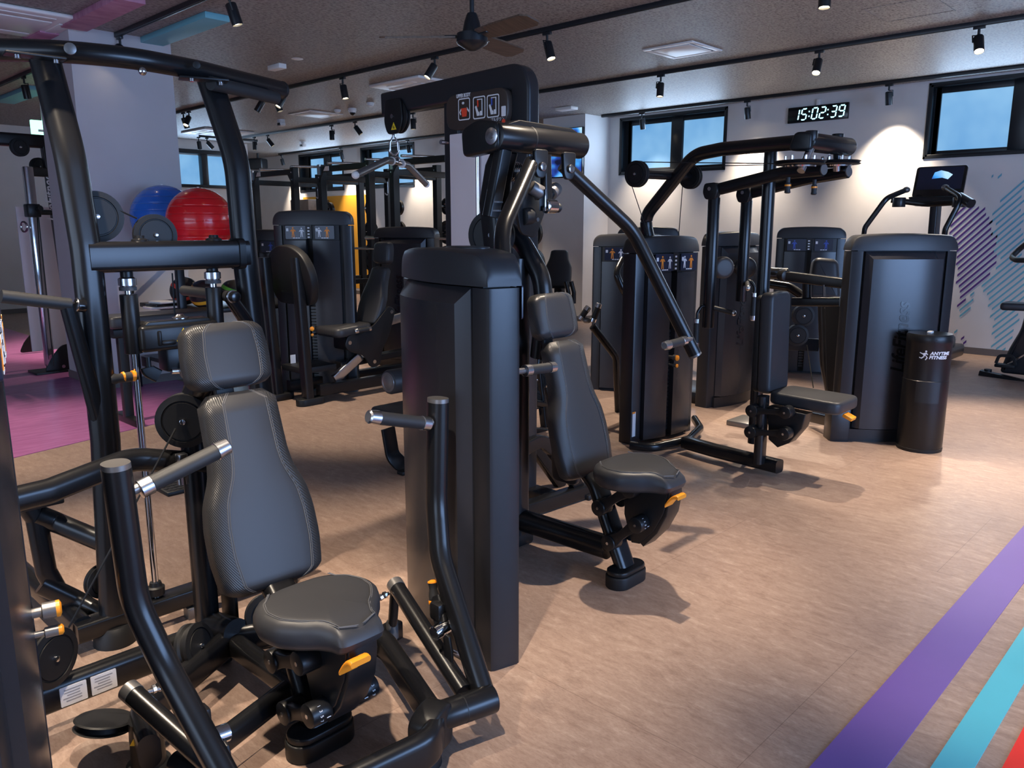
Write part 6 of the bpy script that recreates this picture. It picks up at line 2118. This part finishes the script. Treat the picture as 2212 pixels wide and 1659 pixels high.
# barbells across the racks
for i, (y0, y1) in enumerate(((10.38, 11.5), (8.58, 9.68), (6.95, 8.08))):
    lb = ('steel barbell racked on the leftmost squat rack', 'steel barbell racked on the middle squat rack', 'steel barbell racked behind the pulldown machine')[i]
    zb_ = (1.06, 1.22, 1.36)[i]
    t = thing('barbell', lb, 'barbell', (6.24, (y0 + y1) / 2, zb_ - .03), 'racked barbells')
    part('shaft', B().cyl((6.24, y0 - .30, zb_), (6.24, y1 + .30, zb_), .014, n=14), 'steel', t)
    for s, y in ((-1, y0 - .22), (1, y1 + .22)):
        part('sleeve', B().cyl((6.24, y, zb_), (6.24, y + s * .30, zb_), .025, n=16), 'aluminium', t)
    for y in (y0, y1):
        part('bar_hook', B().box((6.262, y, zb_ - .035), (.05, .06, .04)), 'black_metal', racks[i])
# wooden box and hanging bits on the end wall ledge
c = at(665, 392, X=10.3)
solo('plyo_box', B().box((10.32, c.y, 1.05), (.55, .75, 2.1), bev=.01), 'dark_wood', 'brown wooden cabinet standing below the far window behind the racks', 'cabinet', loc=(10.32, c.y, 0))

# ================================================================ gym balls on their stand, medicine balls, bench
std = thing('ball_rack', 'black storage stand at the pillar carrying gym balls above and medicine balls below', 'storage rack', (3.75, 7.15, 0))
for x in (2.90, 4.15):
    for y in (6.62, 7.72):
        part('upright', B().box((x, y, .62), (.06, .06, 1.24), bev=.004), 'black_metal', std)
for z in (.80, .30):
    part('shelf', B().box((3.555, 7.17, z - .02), (1.16, 1.08, .04), bev=.006), 'black_metal', std)
for x in (2.93, 3.42):
    part('top_rail', B().cyl((x, 6.62, 1.225), (x, 7.72, 1.225), .022, n=16), 'black_metal', std)
def gym_ball(px, py, rpx, Dd, m, label):
    c = at(px, py, D=Dd)
    d = (c - EYE).dot(_f)
    r = rpx * d / FPX
    me_b = B().ball((0, 0, 0), r, 40, 28)
    t = thing('gym_ball', label, 'gym ball', c, 'gym balls', local=True)
    part('shell', me_b, m, t)
    part('valve_plug', B().cyl((0, 0, r - .003), (0, 0, r + .006), .010, n=12), 'white_plastic', t)
    return c, r


gym_ball(355, 470, 67, 7.45, 'ball_blue', 'glossy blue gym ball behind the red one')
gym_ball(433, 478, 69, 6.90, 'ball_red', 'glossy red gym ball on the storage stand')


def med_ball(px, py, rpx, Dd, band, label):
    c = at(px, py, D=Dd)
    d = (c - EYE).dot(_f)
    r = rpx * d / FPX
    c.z = .806 + r
    t = thing('medicine_ball', label, 'medicine ball', (c.x, c.y, c.z - r), 'medicine balls')
    part('body', B().ball(c, r, 32, 20), 'ball_black', t)
    for tz, of in (((.25, -.3, 1), .28), ((-.35, -.2, 1), -.25)):
        ax = V(tz).normalized()
        rad = math.sqrt(r * r - (of * r) ** 2)
        pr_ = []
        for k in range(7):
            h = of * r + (k - 3) * r * .045
            pr_.append((h, math.sqrt(max(0, r * r - h * h)) * 1.006))
        part('stripe', B().lathe(c, ax, pr_, 32), band, t)


med_ball(398, 620, 30, 7.2, 'band_red', 'black medicine ball with red stripe')
med_ball(440, 622, 31, 6.85, 'band_yellow', 'black medicine ball with yellow stripes')
med_ball(503, 618, 27, 7.2, 'band_green', 'black medicine ball with green stripe beside the right upright')
c = at(352, 640, Y=7.0)
tw = thing('folded_towel', 'small white and black folded towels on the shelf beside the red-striped ball', 'towel', (c.x, c.y, .80))
for k, m_ in enumerate(('white_paint', 'letter_black', 'white_paint')):
    part('fold', B().box((c.x + .01 * k, c.y, .812 + .022 * k), (.30 - .04 * k, .18, .02), bev=.009, rot=.1 * k), m_, tw)
bn = thing('flat_bench', 'black padded flat bench on steel legs by the pillar, behind the guide rods', 'bench', (2.9, 6.5, 0))
BY = 6.32
bz0 = at(300, 690, Y=BY)
bl, br_ = at(222, 690, Y=BY).x, at(465, 690, Y=BY).x
part('bench_pad', B().prism(smooth_outline([(bl, -.15), (br_, -.15), (br_, .15), (bl, .15)], 4, .05), .09, (V((0, BY, bz0.z)), (1, 0, 0), (0, 1, 0)), bev=.022, seg=4), 'vinyl', bn)
part('bench_frame', B().tube([(bl + .05, BY, bz0.z - .09), (br_ - .05, BY, bz0.z - .09)], rrect(.10, .07, .01)), 'black_metal', bn)
for x in (bl + .12, br_ - .12):
    part('leg', B().tube([(x, BY, bz0.z - .1), (x, BY, .05)], rrect(.07, .06, .01), up=(0, 1, 0)), 'black_metal', bn)
    part('foot_bar', B().box((x, BY, .03), (.07, .44, .06), bev=.01), 'black_metal', bn)

# ================================================================ cable station over the pink floor
cs = thing('cable_station', 'tall black cable station with chrome pulley columns on the pink floor', 'exercise machine', (2.2, 9.8, 0))
pL, pR = at(110, 805, Z=0), at(88, 765, Z=0)
HC = at(60, 305, Y=9.3).z
part('chrome_column', B().box((pL.x, pL.y, HC * .46), (.085, .085, HC * .86), bev=.012), 'chrome', cs)
part('chrome_column', B().box((1.95, 10.6, HC * .46), (.085, .085, HC * .86), bev=.012), 'chrome', cs)
part('rear_post', B().tube([(pL.x + .30, 9.25, .03), (pL.x + .22, 9.25, HC - .05)], rrect(.09, .10, .01), up=(0, 1, 0)), 'black_metal', cs)
tmp = text_bm('LifeFitness', .14, .001, .25, .85, .002)
tmp.xf(Matrix(((0, -1, 0, pL.x + .235), (0, 0, -1, 9.19), (1, 0, 0, 1.55), (0, 0, 0, 1))))
part('lettering', tmp, 'white_label', cs)
part('front_post', B().tube([(2.25, 10.3, .03), (2.18, 9.4, HC - .05)], rrect(.09, .09, .01), up=(1, 0, 0)), 'black_metal', cs)
part('top_beam', B().tube([(1.75, 9.25, HC), (pL.x + .27, 9.25, HC)], rrect(.10, .13, .03)), 'black_metal', cs)
part('side_beam', B().tube([(pL.x, pL.y, HC * .87), (pL.x + .28, 9.25, HC * .87)], rrect(.06, .09, .01)), 'black_metal', cs)
part('side_beam', B().tube([(pL.x, pL.y, HC * .70), (pL.x + .28, 9.25, HC * .70)], rrect(.06, .05, .01)), 'black_metal', cs)
part('weight_shield', B().box((pL.x + .10, 9.45, .95), (.34, .02, 1.5)), 'shield', cs)
pulley(cs, at(42, 318, Y=9.2), (.2, -1, 0), .09, .04)
pulley(cs, at(84, 360, Y=9.4), (.2, -1, 0), .09, .04)
part('slider', B().box((pL.x, pL.y, at(72, 455, Y=9.15).z), (.12, .14, .13), bev=.012), 'black_metal', cs)
part('slider_knob', B().cyl(at(80, 452, Y=9.1), at(88, 450, Y=9.05), .03, n=14), 'rubber', cs)
part('cable', B().cyl(at(82, 458, Y=9.1), at(116, 790, Y=9.0), .006, n=6), 'rubber', cs)
part('snap_hook', B().torus(at(52, 490, Y=9.2), (1, .3, 0), .05, .010, 18, 8), 'chrome', cs)
for x, y in ((130, 775), (72, 738)):
    q = at(x, y, Z=.14)
    gp_ = part('base_gusset', B().prism(smooth_outline([(-.16, -.12), (.16, -.12), (.16, .16), (.02, .14), (-.10, .0)], 4, .04), .03, (V((q.x, q.y, .14)), (1, 0, 0), (0, 0, 1)), bev=.005), 'black_metal', cs)
    part('gusset_bolt', B().cyl((q.x + .02, q.y - .022, .06), (q.x + .02, q.y - .014, .06), .018, n=10), 'steel', gp_)
part('base_plate', B().box((pL.x + .14, 9.2, .012), (.6, .30, .024), bev=.004), 'black_metal', cs)
part('perforated_post', B().box((1.72, 9.1, HC * .42), (.05, .05, HC * .8), bev=.004), 'chrome', cs)

# ================================================================ dumbbell rack against the end wall
dr = thing('dumbbell_rack', 'black tiered dumbbell rack standing far off beyond the cable station', 'dumbbell rack', (2.3, 13.2, 0))
for x in (1.5, 2.9):
    part('end_frame', B().tube([(x, 13.5, .03), (x, 13.5, 1.1)], rrect(.06, .10, .01), up=(0, 1, 0)).tube([(x, 13.5, .05), (x, 12.95, .05)], rrect(.06, .06, .01)), 'black_metal', dr)
for z, y in ((1.02, 13.4), (.62, 13.25), (.25, 13.1)):
    part('tier', B().box((2.2, y, z), (1.5, .24, .03), rot=Matrix.Rotation(.2, 3, 'X')), 'black_metal', dr)
proto = None
DBW = {0: 'upper', 1: 'middle', 2: 'lowest'}
for k, (z, y) in enumerate(((1.02, 13.4), (.62, 13.25), (.25, 13.1))):
    for i in range(8):
        x = 1.60 + .172 * i
        if proto is None:
            proto = thing('dumbbell', '', 'dumbbell', (0, 0, 0), 'dumbbells on the tiered rack', local=True)
            part('handle', B().cyl((0, -.07, .07), (0, .07, .07), .016, n=12), 'steel', proto)
            for s in (-1, 1):
                part('weight_head', B().cyl((0, s * .055, .07), (0, s * .15, .07), .066, n=8, bev=.012), 'rubber', proto)
            d = proto
        else:
            d = dup(proto, (0, 0, 0))
        d.location = (x, y, z + .046)
        d['label'] = 'black dumbbell in the row on the %s tier of the dumbbell rack' % DBW[k]
